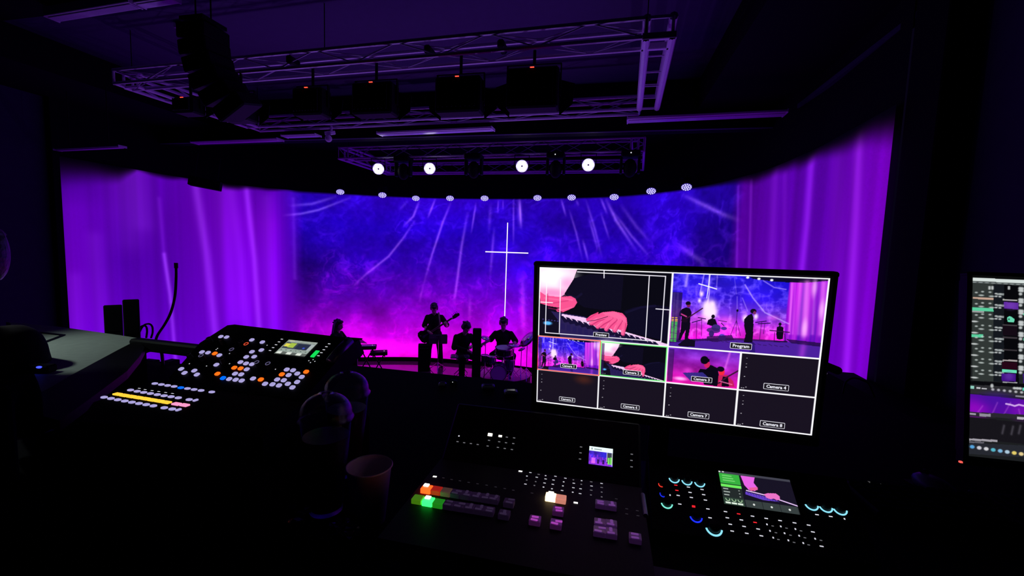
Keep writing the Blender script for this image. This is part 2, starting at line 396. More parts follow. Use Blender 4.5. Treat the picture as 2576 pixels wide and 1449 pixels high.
for p, wd, al in [([(620,85),(420,145),(230,160)],2.6,.45),([(740,95),(480,195),(330,228),(180,242)],2.2,.6),([(1230,120),(1160,200)],2.5,.2)]:
    cv.line([Z8(*q) for q in p], wd, (120, 110, 90), al, add=True, gauss=True, taper=True)
for p, wd, al in [([(465,255),(515,440)],1.8,.5),([(550,370),(620,600),(690,900)],1.8,.4),([(690,680),(750,910)],2,.5),([(725,270),(820,580),(890,870)],2,.42),([(755,450),(850,800)],2,.42),
                  ([(880,250),(945,410)],2,.5),([(880,400),(970,680)],1.8,.4),([(935,260),(1040,480),(1250,800)],2.6,.6),([(1020,400),(1200,640),(1400,870)],2.2,.45),([(1090,320),(1250,540),(1400,710)],3,.3),
                  ([(1740,210),(1900,290),(2150,410),(2340,480)],3,.5),([(1700,740),(1850,850),(2010,960)],4,.35),([(25,250),(40,570)],4,.45),([(620,260),(650,330)],2,.3)]:
    cv.line([Z9(*q) for q in p], wd, (140, 110, 110), al, add=True, gauss=True, taper=True)
for (px, py, rx, ry, al) in [(1000, 880, 60, 14, .5), (930, 870, 40, 12, .35), (1330, 890, 60, 20, .3), (1140, 850, 50, 22, .25), (870, 830, 30, 14, .25)]:
    cx, cy = sp(px, py); cv.ell(cx, cy, rx, ry, (140, 20, 90), al, soft=.9, add=True)
# the projection dies away towards its upper edge on the wings
fp = [(158, 388, 486), (230, 392, 478), (300, 392, 466), (345, 395, 440), (420, 410, 458), (480, 428, 464), (600, 455, 484), (665, 468, 484), (850, 484, 492), (1045, 495, 500), (1545, 492, 499), (1727, 472, 482), (1830, 452, 470),
      (1860, 440, 470), (1900, 425, 470), (1950, 395, 450), (2000, 370, 440), (2050, 345, 410), (2100, 320, 400), (2150, 300, 385), (2200, 275, 380), (2238, 275, 385)]
fu = np.array([sp(p[0], p[2])[0] for p in fp]); fa = np.array([max(-2, sp(p[0], p[1])[1]) for p in fp]); fb = np.array([max(1, sp(p[0], p[2])[1]) for p in fp])
o_ = np.argsort(fu); A_ = np.interp(ux, fu[o_], fa[o_]); B_ = np.interp(ux, fu[o_], fb[o_])
wob = (fbm(1, SW, 46, 1, 21, 2)[0] - .5) * 7 * (1 - inside[0]); A_ = A_ + wob; B_ = B_ + wob
fd = np.clip((cv.Y - A_[None]) / np.maximum(1.0, (B_ - A_))[None], 0, 1); fd = fd * fd * (3 - 2 * fd)
cv.a *= fd[..., None]
cv.a *= (1 - .05 * (1 - inside))[..., None]; cv.a[:, :, 0] *= 1 - .06 * (1 - inside); cv.a[:, :, 2] *= 1 + .10 * inside * np.clip(1 - tv * 2, 0, 1)
colr = cv.colors().reshape(SH, SW, 4)
scr = thing('projection_screen', 'tall curved wall of projected violet clouds and light rays behind the stage', 'screen', (0, 0, 0))
SM = screen_mat('projected_picture', 1.0)
sx, sy = plan_at(np.linspace(0, PLEN[-1], SW)); zz = np.linspace(S_TOP, S_BOT, SH)
c0, c1 = int(u0), int(u1)
for nm, a_, b_, lb in (('left_wing', 0, c0 + 1, 'violet left wing with vertical streaks'), ('centre_panel', c0, c1 + 1, 'blue to magenta cloudy centre'), ('right_wing', c1, SW, 'violet right wing with vertical streaks')):
    X = np.broadcast_to(sx[a_:b_], (SH, b_ - a_)); Y = np.broadcast_to(sy[a_:b_], (SH, b_ - a_)); Zc = np.broadcast_to(zz[:, None], (SH, b_ - a_))
    me = grid_mesh(nm, np.stack([X, Y, Zc], -1), b_ - a_, SH, np.ascontiguousarray(colr[:, a_:b_]).reshape(-1, 4), SM)
    tag(link(nm, me, parent=scr), lb)
# ================================================================== RIGGING UNDER THE CEILING
def tri_brace(root, a, b2, r=0.012, m=None): return MB().cyl(a, b2, r, n=6).build('brace', m or BRC, root)
def truss_run(root, a, b2, wv, hv, step=0.5, cr=0.024, zig=True, m=None, rungs=False):
    a = Vector(a); b2 = Vector(b2); wv = Vector(wv); hv = Vector(hv); m = m or ALU
    c = [Vector((0, 0, 0)), wv, wv + hv, hv]
    for q in c: MB().cyl(a + q, b2 + q, cr, n=8).build('chord', m, root)
    n = max(2, int((b2 - a).length / step)); d = (b2 - a) / n
    for i in range(n):
        for k in range(4):
            p, q = c[k], c[(k + 1) % 4]
            if k == 0 or not rungs: tri_brace(root, a + d * i + (p if (i + k) % 2 else q) if zig else a + d * i + p, (a + d * (i + 1) + (q if (i + k) % 2 else p)) if zig else a + d * i + q, 0.008, None if zig else m)
    for t in (a, b2):
        for k in range(4): tri_brace(root, t + c[k], t + c[(k + 1) % 4], 0.018, m)
ZB = CZ + 2.25
t = thing('lighting_truss', 'long rectangular aluminium truss frame nearest the camera under the ceiling', 'truss', (0, 0, 0))
UP = (0, 0, 0.19)
truss_run(t, (-7.18, 5.05, ZB), (0.28, 4.80, ZB), (0, 0.26, 0), UP, 0.55)
truss_run(t, (-7.0, 7.30, ZB), (0.40, 7.05, ZB), (0, 0.26, 0), UP, 0.5)
truss_run(t, (-7.20, 5.2, ZB), (-7.05, 7.3, ZB), (0.26, 0, 0), UP, 0.5)
truss_run(t, (0.29, 4.80, ZB), (0.385, 7.05, ZB), (0.26, 0, 0), UP, 0.42, 0.044, zig=False)
for y_ in (4.80, 5.02): MB().box((0.42, y_, ZB), (0.34, 0.05, 0.07), bevel=0.006).build('corner_plate', ALU, t)
for x_ in (0.29, 0.55): MB().box((x_, 4.91, ZB), (0.07, 0.27, 0.07), bevel=0.006).build('corner_plate', ALU, t)
for p in ((-6.9, 5.1), (-3.6, 4.95), (0.3, 4.9), (-6.8, 7.3), (0.4, 7.1)): MB().cyl((p[0], p[1], ZB + .19), (p[0], p[1], CZ + 3.0), 0.006, n=6).build('hanging_wire', RIGB, t)
for x_ in (-5.6, -4.1, -2.2, -1.3): MB().box((x_, 5.0, ZB + .10), (0.08, 0.2, 0.10), bevel=0.02).build('cable_box', RIGB, t)
ZR = CZ + 2.0
t = thing('lighting_truss', 'smaller aluminium truss frame over the stage, carrying the four white spotlights', 'truss', (0, 0, 0))
truss_run(t, (-6.2, 9.0, ZR), (0.5, 8.75, ZR), (0, 0.25, 0), (0, 0, .25), 0.45, 0.020)
truss_run(t, (-6.1, 10.8, ZR), (0.6, 10.7, ZR), (0, 0.25, 0), (0, 0, .25), 0.45, 0.022)
truss_run(t, (-6.2, 9.0, ZR), (-6.1, 10.8, ZR), (0.25, 0, 0), (0, 0, .25), 0.45)
truss_run(t, (0.36, 8.75, ZR), (0.5, 10.7, ZR), (0.25, 0, 0), (0, 0, .25), 0.45)
for p in ((-6.0, 9.1), (0.4, 8.9), (-5.9, 10.8), (0.5, 10.8)): MB().cyl((p[0], p[1], ZR + .25), (p[0], p[1], CZ + 2.66), 0.006, n=6).build('hanging_wire', RIGB, t)

REDL = mat('red_display', (0.02, 0.0, 0.0), emit=(255, 70, 50), es=2.0)
WHL = mat('small_white_light', (0.1, 0.1, 0.1), emit=(240, 240, 250), es=1.0)
def face_cam(p, extra=0.0): return math.atan2(p[0], -p[1]) * -1 + extra
# big square flood panels hung beneath the near truss
places = ['leftmost, beside the speaker column', 'second from left, partly behind the speaker column', 'third from left', 'third from right', 'second from right', 'rightmost and largest looking']
def flood(px, py, wpx, hpx, lb):
    y = 4.95; top = ony(px, py, y); s = y / FPX; W = wpx * s * 0.98; Hh = hpx * s
    r = thing('flood_light', 'black square stage flood light with red display, ' + lb, 'stage light', Matrix.Translation(top), 'flood lights under the near truss')
    MB().box((0, 0, -Hh / 2), (W, 0.22, Hh), bevel=0.02).build('housing', RIGB, r)
    f = MB()
    for k in range(9): f.box((-W * .4 + k * W * .1, -0.125, -Hh * .5), (0.012, 0.03, Hh * .75))
    f.build('heat_sink', RIGB, r)
    MB().box((0, -0.115, -0.012), (0.045, 0.012, 0.008)).build('display', REDL, r)
    yk = MB(); zt = ZB - top.z
    yk.box((-W / 2 - .015, 0.02, -Hh * .25), (0.012, 0.04, Hh * .8)); yk.box((W / 2 + .015, 0.02, -Hh * .25), (0.012, 0.04, Hh * .8)); yk.box((0, 0.02, Hh * .14), (W + .04, 0.04, 0.012))
    yk.cyl((0, 0.02, Hh * .14), (0, 0.02, max(.1, zt + .02)), 0.018); yk.build('yoke', RIGB, r)
    for sd in (-1, 1):
        b = MB(); b.prism([(0, 0), (0.17, -0.05), (0.15, -Hh * .62), (0, -Hh * .9)], 0, 0.006)
        o = b.build('barn_door', RIGB, r); o.matrix_local = Matrix.Translation((sd * W / 2, 0.10, -Hh * .18)) @ Matrix.Rotation(math.radians(90), 4, 'X') @ Matrix.Diagonal((sd, 1, 1, 1))
    return r
for (px, py, wp, hp), lb in zip([(477, 250, 70, 45), (604, 240, 90, 75), (785, 226, 92, 74), (945, 213, 118, 82), (1158, 199, 122, 88), (1343, 177, 130, 96)], places):
    flood(px, py, wp, hp, lb)
# line array column
t = thing('line_array', 'black column of stacked speaker cabinets curving down from the ceiling, left', 'speaker', (0, 0, 0))
path = [(512, 90, 0), (516, 128, 4), (526, 166, 9), (542, 203, 15), (566, 238, 22), (598, 270, 30)]
for px, py, a in path:
    c = ony(px, py, 4.0); R_ = Matrix.Rotation(math.radians(-a), 3, 'Y') @ Matrix.Rotation(math.radians(a * .6), 3, 'X')
    cb = MB(); cb.box(c, (0.36, 0.34, 0.155), R_, bevel=0.015); cb.build('cabinet', RIGB, t)
c = ony(512, 60, 4.0); MB().box(c, (0.3, 0.3, 0.04)).build('fly_frame', RIGB, t)
for dx in (-.1, .1): MB().cyl(c + Vector((dx, 0, 0)), (c.x + dx, c.y, CZ + 3.0), 0.008).build('hanging_wire', RIGB, t)
for tri in ([(437, 69), (488, 63), (486, 92)], [(533, 82), (573, 99), (535, 107)]):
    q = [onz(x, y, 2.93) for x, y in tri]; b = MB(); v0 = [b.b.verts.new(p) for p in q]; v1 = [b.b.verts.new(p + Vector((0, 0, .06))) for p in q]
    b.b.faces.new(v0); b.b.faces.new(v1[::-1])
    for i in range(3): b.b.faces.new((v0[i], v0[(i + 1) % 3], v1[(i + 1) % 3], v1[i]))
    b.build('fly_plate', mat('grey_plate', (0.75, 0.7, 0.8), 0.6), t)
# white linear fixtures, switched off, catching the stage light
def strip(p0, p1, h, lb, z=2.11, dy=0.20):
    a = onz(*p0, z); c = onz(*p1, z); m = (a + c) / 2; L = (c - a).length; rz = math.atan2(c.y - a.y, c.x - a.x)
    r = thing('strip_light', lb, 'ceiling light', Matrix.Translation(m) @ Matrix.Rotation(rz, 4, 'Z'), 'unlit linear ceiling lights')
    h = h * .55 if z < 2.5 else h
    MB().box((0, 0, 0.02), (L, dy, h), bevel=0.006).build('housing', WHT, r)
    MB().box((0, 0, 0.02 - h / 2 - .006), (L * .98, dy * .6, 0.012)).build('diffuser', mat('opal_diffuser', (0.8, 0.8, 0.85), 0.3), r)
    for s_ in (-1, 1): MB().box((s_ * L / 2, 0, 0.02), (0.015, dy + .01, h + .015)).build('end_cap', WHT, r)
    hz = .12 if z != 1.5 else 1.02
    MB().cyl((-L * .3, 0, .03), (-L * .3, 0, hz), 0.01, n=6).build('hanger', RIGB, r); MB().cyl((L * .3, 0, .03), (L * .3, 0, hz), 0.01, n=6).build('hanger', RIGB, r)
strip((145, 380), (308, 372), 0.035, 'unlit white strip light at the far left, above the left wing', z=1.5, dy=.12)
strip((490, 362), (705, 354), 0.05, 'unlit white strip light left of the white ceiling camera')
strip((716, 346), (800, 343), 0.035, 'shortest white strip light, just left of the ceiling camera')
strip((955, 340), (1240, 327), 0.06, 'unlit white strip light over the middle of the stage front')
strip((1578, 306), (1975, 288), 0.065, 'longest and brightest unlit strip light, right of centre below the truss', dy=0.24)
strip((130, 40), (340, 5), 0.12, 'broad dim strip light at the top left corner, close to the camera', z=2.9, dy=0.16)
strip((352, 6), (440, -8), 0.12, 'dim strip light cut by the top edge, near the top left corner', z=2.9, dy=0.14)
# ceiling camera
p = onz(828, 340, 2.1); t = thing('ceiling_camera', 'small white camera on a ceiling bracket between two strip lights', 'camera', Matrix.Translation(p))
MB().box((0.02, 0, 0.04), (0.14, 0.16, 0.07), Matrix.Rotation(.35, 3, 'X'), bevel=0.01).build('body', WHT, t)
MB().ball((0.0, -0.02, -0.07), 0.065, 16, 10).build('dome', WHT, t, True)
MB().cyl((0.05, 0, 0.06), (0.05, 0, 0.2), 0.02).build('bracket', WHT, t)
# black cabinet hanging before the left wing
p = ony(517, 462, 7.6); t = thing('hanging_speaker', 'black box speaker hanging in front of the left violet wing', 'speaker', Matrix.Translation(p) @ Matrix.Rotation(math.radians(38), 4, 'Z') @ Matrix.Rotation(math.radians(8), 4, 'Y'))
MB().box((0, 0, 0), (0.56, 0.28, 0.19), bevel=0.01).build('cabinet', BLKM, t); MB().box((0, -.145, 0), (0.50, 0.012, 0.15)).build('grille', BLKM, t)
MB().cyl((-.2, 0, .07), (-.2, 0, .6), .008).build('hanging_wire', RIGB, t); MB().cyl((.2, 0, .07), (.2, 0, .6), .008).build('hanging_wire', RIGB, t)
# four white spotlights facing the house
SPW = mat('spot_beam', (1, 1, 1), emit=(255, 255, 255), es=5.0); SPD = mat('spot_halo', (0.5, 0.5, 0.5), emit=(190, 175, 255), es=0.8)
for (px, py), lb in zip([(952, 425), (1081, 424), (1313, 418), (1480, 415)], ['leftmost, in front of the truss corner', 'second from left', 'third from left, nearest above the cross', 'rightmost']):
    p = onz(px, py, 1.74); cv_ = (Vector(CAM) - p).normalized(); R_ = Vector((0, -1, 0)).rotation_difference(cv_).to_matrix().to_4x4()
    r = thing('spotlight', 'lit white round spotlight on the rear truss, ' + lb, 'stage light', Matrix.Translation(p) @ R_, 'lit white spotlights on the rear truss')
    MB().cyl((0, 0.02, 0), (0, 0.26, 0), 0.13, 0.09, n=20).build('housing', RIGB, r)
    MB().cyl((0, 0.0, 0), (0, 0.02, 0), 0.125, n=20).build('bezel', SPD, r)
    for k in range(6):
        a = k * math.pi / 3; MB().cyl((0.07 * math.cos(a), -0.012, 0.07 * math.sin(a)), (0.07 * math.cos(a), 0.0, 0.07 * math.sin(a)), 0.040, n=12).build('lens', SPW, r)
    MB().cyl((0, -0.012, 0), (0, 0.0, 0), 0.016, n=8).build('lens', mat('lens_dark', (0.2, 0.2, 0.2)), r)
    y = MB(); y.box((-.15, .1, .1), (.015, .03, .25)); y.box((.15, .1, .1), (.015, .03, .25)); y.box((0, .1, .22), (.3, .03, .015)); y.build('yoke', RIGB, r)
for px, py, lb in ((1015, 425, 'between the two left spotlights'), (1192, 420, 'left of the third spotlight, in the middle'), (1398, 418, 'between the two right spotlights'), (1585, 415, 'at the right truss corner')):
    p = onz(px, py, 1.74)
    r = thing('moving_head_light', 'unlit black moving head light hanging ' + lb, 'stage light', Matrix.Translation(p), 'unlit moving heads on the rear truss')
    MB().box((0, 0, .2), (.36, .3, .12), bevel=.02).build('base', RIGB, r); k = MB(); k.box((-.17, 0, 0), (.05, .12, .34), bevel=.01); k.box((.17, 0, 0), (.05, .12, .34), bevel=.01); k.build('yoke', RIGB, r)
    MB().ball((0, 0, -.06), (.13, .12, .18), 14, 10).build('head', RIGB, r, True)
    if px > 1300: MB().ball((-.0, -.16, .2), .012, 8, 6).build('indicator', WHL, r)
# ten LED par cans along the top edge of the projection
PARL = mat('par_led', (0.6, 0.6, 0.7), emit=(225, 220, 255), es=1.0); PARG = mat('par_glass', (0.1, 0.08, 0.2), 0.2, emit=(70, 50, 170), es=0.8)
pn = ['leftmost', 'second from left', 'third from left', 'fourth from left', 'fifth from left', 'fifth from right', 'fourth from right', 'third from right', 'second from right', 'rightmost']
pm = {}
def par_mesh(k, f):
    if k not in pm: pm[k] = f()
    return pm[k]
for (px, py), lb in zip([(856, 483), (962, 491), (1046, 499), (1132, 499), (1219, 499), (1352, 498), (1438, 497), (1545, 496), (1638, 481), (1727, 471)], pn):
    p = onz(px, py, 1.43 if 1000 < px < 1600 else 1.46)
    if p.y > 11.2: p = onz(px, py, 1.38)
    if px == 1545: p = onz(px, py, 1.34)
    toc = (Vector(CAM) - p).normalized(); d = (Vector((0, 0, -1)) * 1.3 + toc * 1.0).normalized()
    R_ = Vector((0, 0, -1)).rotation_difference(d).to_matrix().to_4x4()
    r = thing('par_can', 'LED par can above the projection, ' + lb + ' of the curved row of ten', 'stage light', Matrix.Translation(p) @ R_, 'LED par cans along the top of the projection')
    link('housing', par_mesh('h', lambda: MB().cyl((0, 0, 0.01), (0, 0, 0.2), 0.115, 0.10, n=18).mesh('housing')), RIGB, r)
    link('face', par_mesh('f', lambda: MB().cyl((0, 0, 0), (0, 0, 0.012), 0.108, n=20).mesh('face')), PARG, r)
    for k in range(19):
        rr, an = (0, 0) if k == 0 else ((.045, k * 60) if k < 7 else (.088, k * 30))
        l = link('lens', par_mesh('l', lambda: MB().cyl((0, 0, -.006), (0, 0, 0.0), 0.0165, n=8).mesh('lens')), PARL, r); l.location = (rr * math.cos(math.radians(an)), rr * math.sin(math.radians(an)), 0)
    y = par_mesh('y', lambda: MB().box((-.13, 0, .15), (.01, .03, .2)).box((.13, 0, .15), (.01, .03, .2)).box((0, 0, .25), (.27, .03, .01)).cyl((0, 0, .25), (0, 0, .33), .012).mesh('yoke'))
    link('yoke', y, RIGB, r)
    if px in (962, 1132, 1219, 1438):
        ld = bpy.data.lights.new('par_beam', 'SPOT'); ld.energy = 26.0; ld.color = (.62, .42, 1.0); ld.spot_size = math.radians(70); ld.spot_blend = 1.0; ld.shadow_soft_size = .09
        lo = bpy.data.objects.new('par_beam', ld); COL.objects.link(lo); lo.parent = r; lo.matrix_world = Matrix.Translation(p + Vector((0, -.06, -.03))) @ (Vector((p.x, p.y - .6, ST_Z)) - p).to_track_quat('-Z', 'Y').to_matrix().to_4x4()

# added floods, hidden behind the desk, brightening the truss rig from the stage floor
for (x_, y_), lb, tg in (((-8.6, 8.2), 'added unseen floor flood at the foot of the left wing, lighting the rig', (-2.5, 4.0, CZ + 3.0)), ((1.4, 8.0), 'added unseen floor flood at the foot of the right wing, lighting the rig', (-3.5, 4.5, CZ + 3.0)), ((-3.6, 8.3), 'added unseen floor flood near the middle of the stage front, lighting the rig', (-2.2, 4.2, CZ + 3.0))):
    p = Vector((x_, y_, ST_Z + .12)); dr = Vector(tg) - p; rot = dr.to_track_quat('-Z', 'Y').to_matrix().to_4x4()
    r = thing('rig_fill_flood', lb, 'stage light', Matrix.Translation(p))
    MB().cyl((0, 0, -.10), (0, 0, .02), .09, .11, 20).build('housing', RIGB, r); MB().box((0, 0, -.11), (.26, .2, .02)).build('base', RIGB, r)
    MB().cyl((0, 0, .02), (0, 0, .026), .10, n=20).build('lens', PARG, r)
    ld = bpy.data.lights.new('rig_fill_light', 'SPOT'); ld.energy = RIG_FILL_W; ld.color = (.36, .15, 1.0); ld.spot_size = math.radians(75); ld.spot_blend = 1.0; ld.shadow_soft_size = .1
    lo = bpy.data.objects.new('rig_fill_beam', ld); COL.objects.link(lo); lo.parent = r; lo.matrix_local = Matrix.Translation((0, 0, .05)) @ rot
# ================================================================== STAGE: PEOPLE AND INSTRUMENTS
SHIRT = mat('dark_shirt', (0.016, 0.010, 0.016), 0.9, spec=0.1); TROU = mat('dark_trousers', (0.010, 0.009, 0.012), 0.9, spec=0.1); SHOE = mat('black_shoes', (0.02, 0.02, 0.02), 0.4)
EYE = mat('dark_eye', (0.01, 0.008, 0.008), 0.3); LIP = mat('lip', (0.30, 0.12, 0.11), 0.5)
V = Vector
def hand_prims(wr, d, pn, side, curl=0.6, mi=0):
    # wrist, direction of the hand, palm normal, thumb side (+1/-1)
    d = V(d).normalized(); pn = V(pn); pn = (pn - d * pn.dot(d)).normalized(); sd = d.cross(pn) * side; wr = V(wr); P_ = []
    P_.append(('c', wr, wr + d * 0.05, 0.026, 0.030, mi))
    for k, L in enumerate((0.070, 0.080, 0.075, 0.058)):
        b0 = wr + d * 0.085 + sd * (0.030 - k * 0.020); P_.append(('c', wr + d * 0.03 + sd * (0.018 - k * 0.012), b0, 0.015, 0.0115, mi))
        m_ = b0 + (d * math.cos(curl) + pn * math.sin(curl)) * L * .52; e_ = m_ + (d * math.cos(curl * 2.2) + pn * math.sin(curl * 2.2)) * L * .48
        P_.append(('c', b0, m_, 0.0115, 0.010, mi)); P_.append(('c', m_, e_, 0.010, 0.008, mi))
    t0 = wr + d * .02 + sd * .02; t1 = t0 + (d * .6 + sd * .7 + pn * .3).normalized() * .045; t2 = t1 + (d * .9 + sd * .2 + pn * .4).normalized() * .035
    P_ += [('c', t0, t1, .016, .012, mi), ('c', t1, t2, .012, .009, mi)]
    return P_
def prim_mesh(prims, voxel, mats_, name='body'):
    mb = MB()
    for p in prims:
        if p[0] == 'c':
            _, a, b2, r1, r2, _m = p; mb.ball(a, r1, 12, 8); mb.ball(b2, r2, 12, 8); mb.cyl(a, b2, r1, r2, 14)
        else: mb.ball(p[1], p[2], 18, 12, p[4] if len(p) > 4 else None)
    me = mb.mesh(name); o = link(name, me)
    md = o.modifiers.new('r', 'REMESH'); md.mode = 'VOXEL'; md.voxel_size = voxel; md.use_smooth_shade = True
    ms = o.modifiers.new('s', 'SMOOTH'); ms.factor = 0.5; ms.iterations = 3
    me2 = bpy.data.meshes.new_from_object(o.evaluated_get(bpy.context.evaluated_depsgraph_get())); bpy.data.objects.remove(o); bpy.data.meshes.remove(me)
    n = len(me2.polygons); c = np.empty(n * 3, np.float32); me2.polygons.foreach_get('center', c); c = c.reshape(-1, 3)
    best = np.full(n, 9.0); idx = np.zeros(n, np.int32)
    for p in prims:
        if p[0] == 'c':
            a, b2 = np.array(p[1]), np.array(p[2]); ab = b2 - a; t = np.clip(((c - a) @ ab) / (ab @ ab + 1e-9), 0, 1)
            dd = np.linalg.norm(c - a - t[:, None] * ab, axis=1) - (p[3] + (p[4] - p[3]) * t); mi = p[5]
        else:
            r = np.array(p[2] if isinstance(p[2], (tuple, list)) else (p[2],) * 3); q = (c - np.array(p[1]))
            if len(p) > 4: q = q @ np.array(p[4])
            dd = (np.linalg.norm(q / r, axis=1) - 1) * r.min(); mi = p[3]
        k = dd < best; best[k] = dd[k]; idx[k] = mi
    me2.materials.clear()
    for m in mats_: me2.materials.append(m)
    me2.polygons.foreach_set('material_index', idx); me2.polygons.foreach_set('use_smooth', [True] * n); me2.name = name
    return me2
def person(label, base, rz, J, long_hair=False, sleeve=0.95, head_pitch=0.35, head_yaw=0.0, scale=1.07, voxel=0.0085, cat='person', hands=None, parts=True):
    g = {k: V(v) for k, v in J.items()}; P_ = []
    pel, che, nk, hd = g['pelvis'], g['chest'], g['neck'], g['head']
    up = (che - pel).normalized()
    P_ += [('e', pel, (.165, .12, .13), 2), ('c', pel + up * .0, pel + up * .20, .160, .155, 1), ('e', che, (.19, .125, .17), 1), ('c', pel + up * .18, che, .155, .155, 1)]
    for s_ in ('l', 'r'):
        sh, el, wr = g['sh' + s_], g['el' + s_], g['wr' + s_]
        P_ += [('c', nk - up * .03, sh - up * .02, .060, .058, 1), ('c', che, sh - up * .03, .12, .07, 1), ('c', sh - up * .01, sh.lerp(el, sleeve), .066, .074, 1), ('c', sh, el, .055, .043, 0), ('c', el, wr, .043, .028, 1 if sleeve > 1 else 0)]
        if sleeve > 1: P_.append(('c', el, el.lerp(wr, .92), .048, .038, 1))
        hp, kn, an, to = g['hp' + s_], g['kn' + s_], g['an' + s_], g['to' + s_]
        P_ += [('c', hp, kn, .100, .080, 2), ('c', kn, an, .078, .070, 2), ('c', an - V((0, 0, .03)), to, .042, .036, 3), ('c', an - V((0, 0, .035)), an - V((0, 0, .04)) + (an - to).normalized() * .03, .04, .036, 3)]
        h = (hands or {}).get(s_, ((wr - el), V((0, .3, -1)), .5))
        P_ += hand_prims(wr, h[0], h[1], 1 if s_ == 'r' else -1, h[2])
    R_ = Matrix.Rotation(head_yaw, 3, 'Z') @ Matrix.Rotation(head_pitch, 3, 'X')   # pitch > 0: looks down (faces -Y)
    HS = 1.14
    def H(x, y, z): return hd + R_ @ V((x, y, z)) * HS
    P_ += [('c', nk - V((0, 0, .05)), hd - V((0, 0, .05)), .056, .052, 0), ('e', H(0, .012, .02), (.084, .104, .110), 0, R_), ('e', H(0, -.025, -.045), (.062, .070, .074), 0, R_),
           ('c', H(0, -.082, .0), H(0, -.098, -.028), .010, .014, 0), ('c', H(-.03, -.078, .022), H(.03, -.078, .022), .012, .012, 0), ('c', H(-.02, -.082, -.06), H(.02, -.082, -.06), .009, .009, 0),
           ('e', H(.076, .01, -.01), (.012, .02, .03), 0, R_), ('e', H(-.076, .01, -.01), (.012, .02, .03), 0, R_)]
    mw = Matrix.Translation(base) @ Matrix.Rotation(rz, 4, 'Z') @ Matrix.Scale(scale, 4)
    root = thing('person', label, cat, mw)
    link('body', prim_mesh(P_, voxel, [SKIN, SHIRT, TROU, SHOE]), parent=root)
    hp_ = [('e', H(0, .030, .045), (.093, .108, .104), 0, R_), ('e', H(0, -.045, .080), (.074, .050, .045), 0, R_), ('e', H(.068, .02, .02), (.030, .06, .075), 0, R_), ('e', H(-.068, .02, .02), (.030, .06, .075), 0, R_), ('e', H(0, .07, -.01), (.08, .052, .09), 0, R_)]
    rs_ = random.Random(int(abs(base[0]) * 100))
    for _ in range(22):
        a_ = rs_.uniform(0, 6.283); e_ = rs_.uniform(.05, 1.4); q_ = H(.080 * math.cos(a_) * math.cos(e_), .035 + .092 * math.sin(a_) * math.cos(e_), .042 + .086 * math.sin(e_))
        if (q_ - H(0, 0, 0)).dot(R_ @ V((0, -1, 0))) < .075 or e_ > .8: hp_.append(('e', q_, (rs_.uniform(.022, .034), rs_.uniform(.022, .034), rs_.uniform(.016, .024)), 0, R_))
    if long_hair: hp_ += [('c', H(0, .07, -.02), H(0, .085, -.24), .075, .06, 0), ('c', H(.068, .03, .0), H(.07, .04, -.20), .035, .03, 0), ('c', H(-.068, .03, .0), H(-.07, .04, -.20), .035, .03, 0)]
    link('hair', prim_mesh(hp_, .009, [HAIR], 'hair'), parent=root)
    for sx_ in (-1, 1): MB().ball(H(sx_ * .030, -.080, .004), (.013, .007, .007), 8, 6, R_).build('eye', EYE, root, True)
    MB().ball(H(0, -.088, -.052), (.022, .005, .006), 8, 6, R_).build('mouth', LIP, root, True)
    return root
def face(b, extra=0.0): return math.atan2(-b[0], b[1]) + extra      # local -Y turned to the camera
SIT = dict(pelvis=(0, 0, .54), chest=(0, -.03, .86), neck=(0, -.03, 1.06), head=(0, -.07, 1.20), shl=(.185, -.02, .98), shr=(-.185, -.02, .98), hpl=(.10, -.02, .52), hpr=(-.10, -.02, .52),
           knl=(.17, -.42, .52), knr=(-.17, -.42, .52), anl=(.16, -.40, .09), anr=(-.16, -.40, .09), tol=(.18, -.54, .045), tor=(-.18, -.54, .045),
           ell=(.27, -.12, .76), elr=(-.27, -.12, .76), wrl=(.16, -.34, .74), wrr=(-.16, -.34, .74))
FZ = -3.45
# --- standing bass player
B0 = onz(1091, 921, FZ); rzb = face(B0)
STAND = dict(pelvis=(.02, 0, .93), chest=(0, 0, 1.26), neck=(-.005, -.01, 1.46), head=(-.015, -.05, 1.585), shl=(.19, 0, 1.37), shr=(-.19, 0, 1.37), ell=(.34, -.08, 1.14), elr=(-.27, .0, 1.11),
             wrl=(.30, -.27, 1.17), wrr=(-.15, -.21, 1.00), hpl=(.11, 0, .90), hpr=(-.09, 0, .90), knl=(.155, -.03, .49), knr=(-.14, -.03, .49), anl=(.19, 0, .085), anr=(-.15, 0, .085), tol=(.23, -.15, .035), tor=(-.19, -.15, .035))
person('person in dark short-sleeved shirt standing and playing bass guitar on stage, looking down', B0, rzb, STAND, sleeve=.92, head_pitch=.55, hands={'l': ((-.1, -.35, .6), (-.3, .9, .3), 1.0), 'r': ((.6, -.2, -.5), (.2, .9, -.2), .7)})
def band_mw(b, rz, s=1.07): return Matrix.Translation(b) @ Matrix.Rotation(rz, 4, 'Z') @ Matrix.Scale(s, 4)
g = thing('bass_guitar', 'dark bass guitar slung on a strap, held by the standing player', 'guitar', band_mw(B0, rzb) @ Matrix.Translation((-.17, -.17, .93)) @ Matrix.Rotation(math.radians(-8), 4, 'Z') @ Matrix.Rotation(math.radians(-35), 4, 'Y') @ Matrix.Scale(1.07, 4))
WOODD = mat('dark_red_lacquer', (0.06, 0.015, 0.03), 0.2); WOODN = mat('maple_neck', (0.35, 0.2, 0.16), 0.4)
ol = [(-.24, .0), (-.235, .09), (-.19, .155), (-.11, .165), (-.04, .125), (.02, .12), (.08, .16), (.16, .185), (.19, .16), (.15, .11), (.10, .065), (.10, -.05), (.15, -.09), (.17, -.13), (.12, -.16), (.04, -.135), (-.03, -.125), (-.11, -.165), (-.19, -.155), (-.235, -.09)]
R90 = Matrix.Rotation(math.radians(90), 4, 'X')
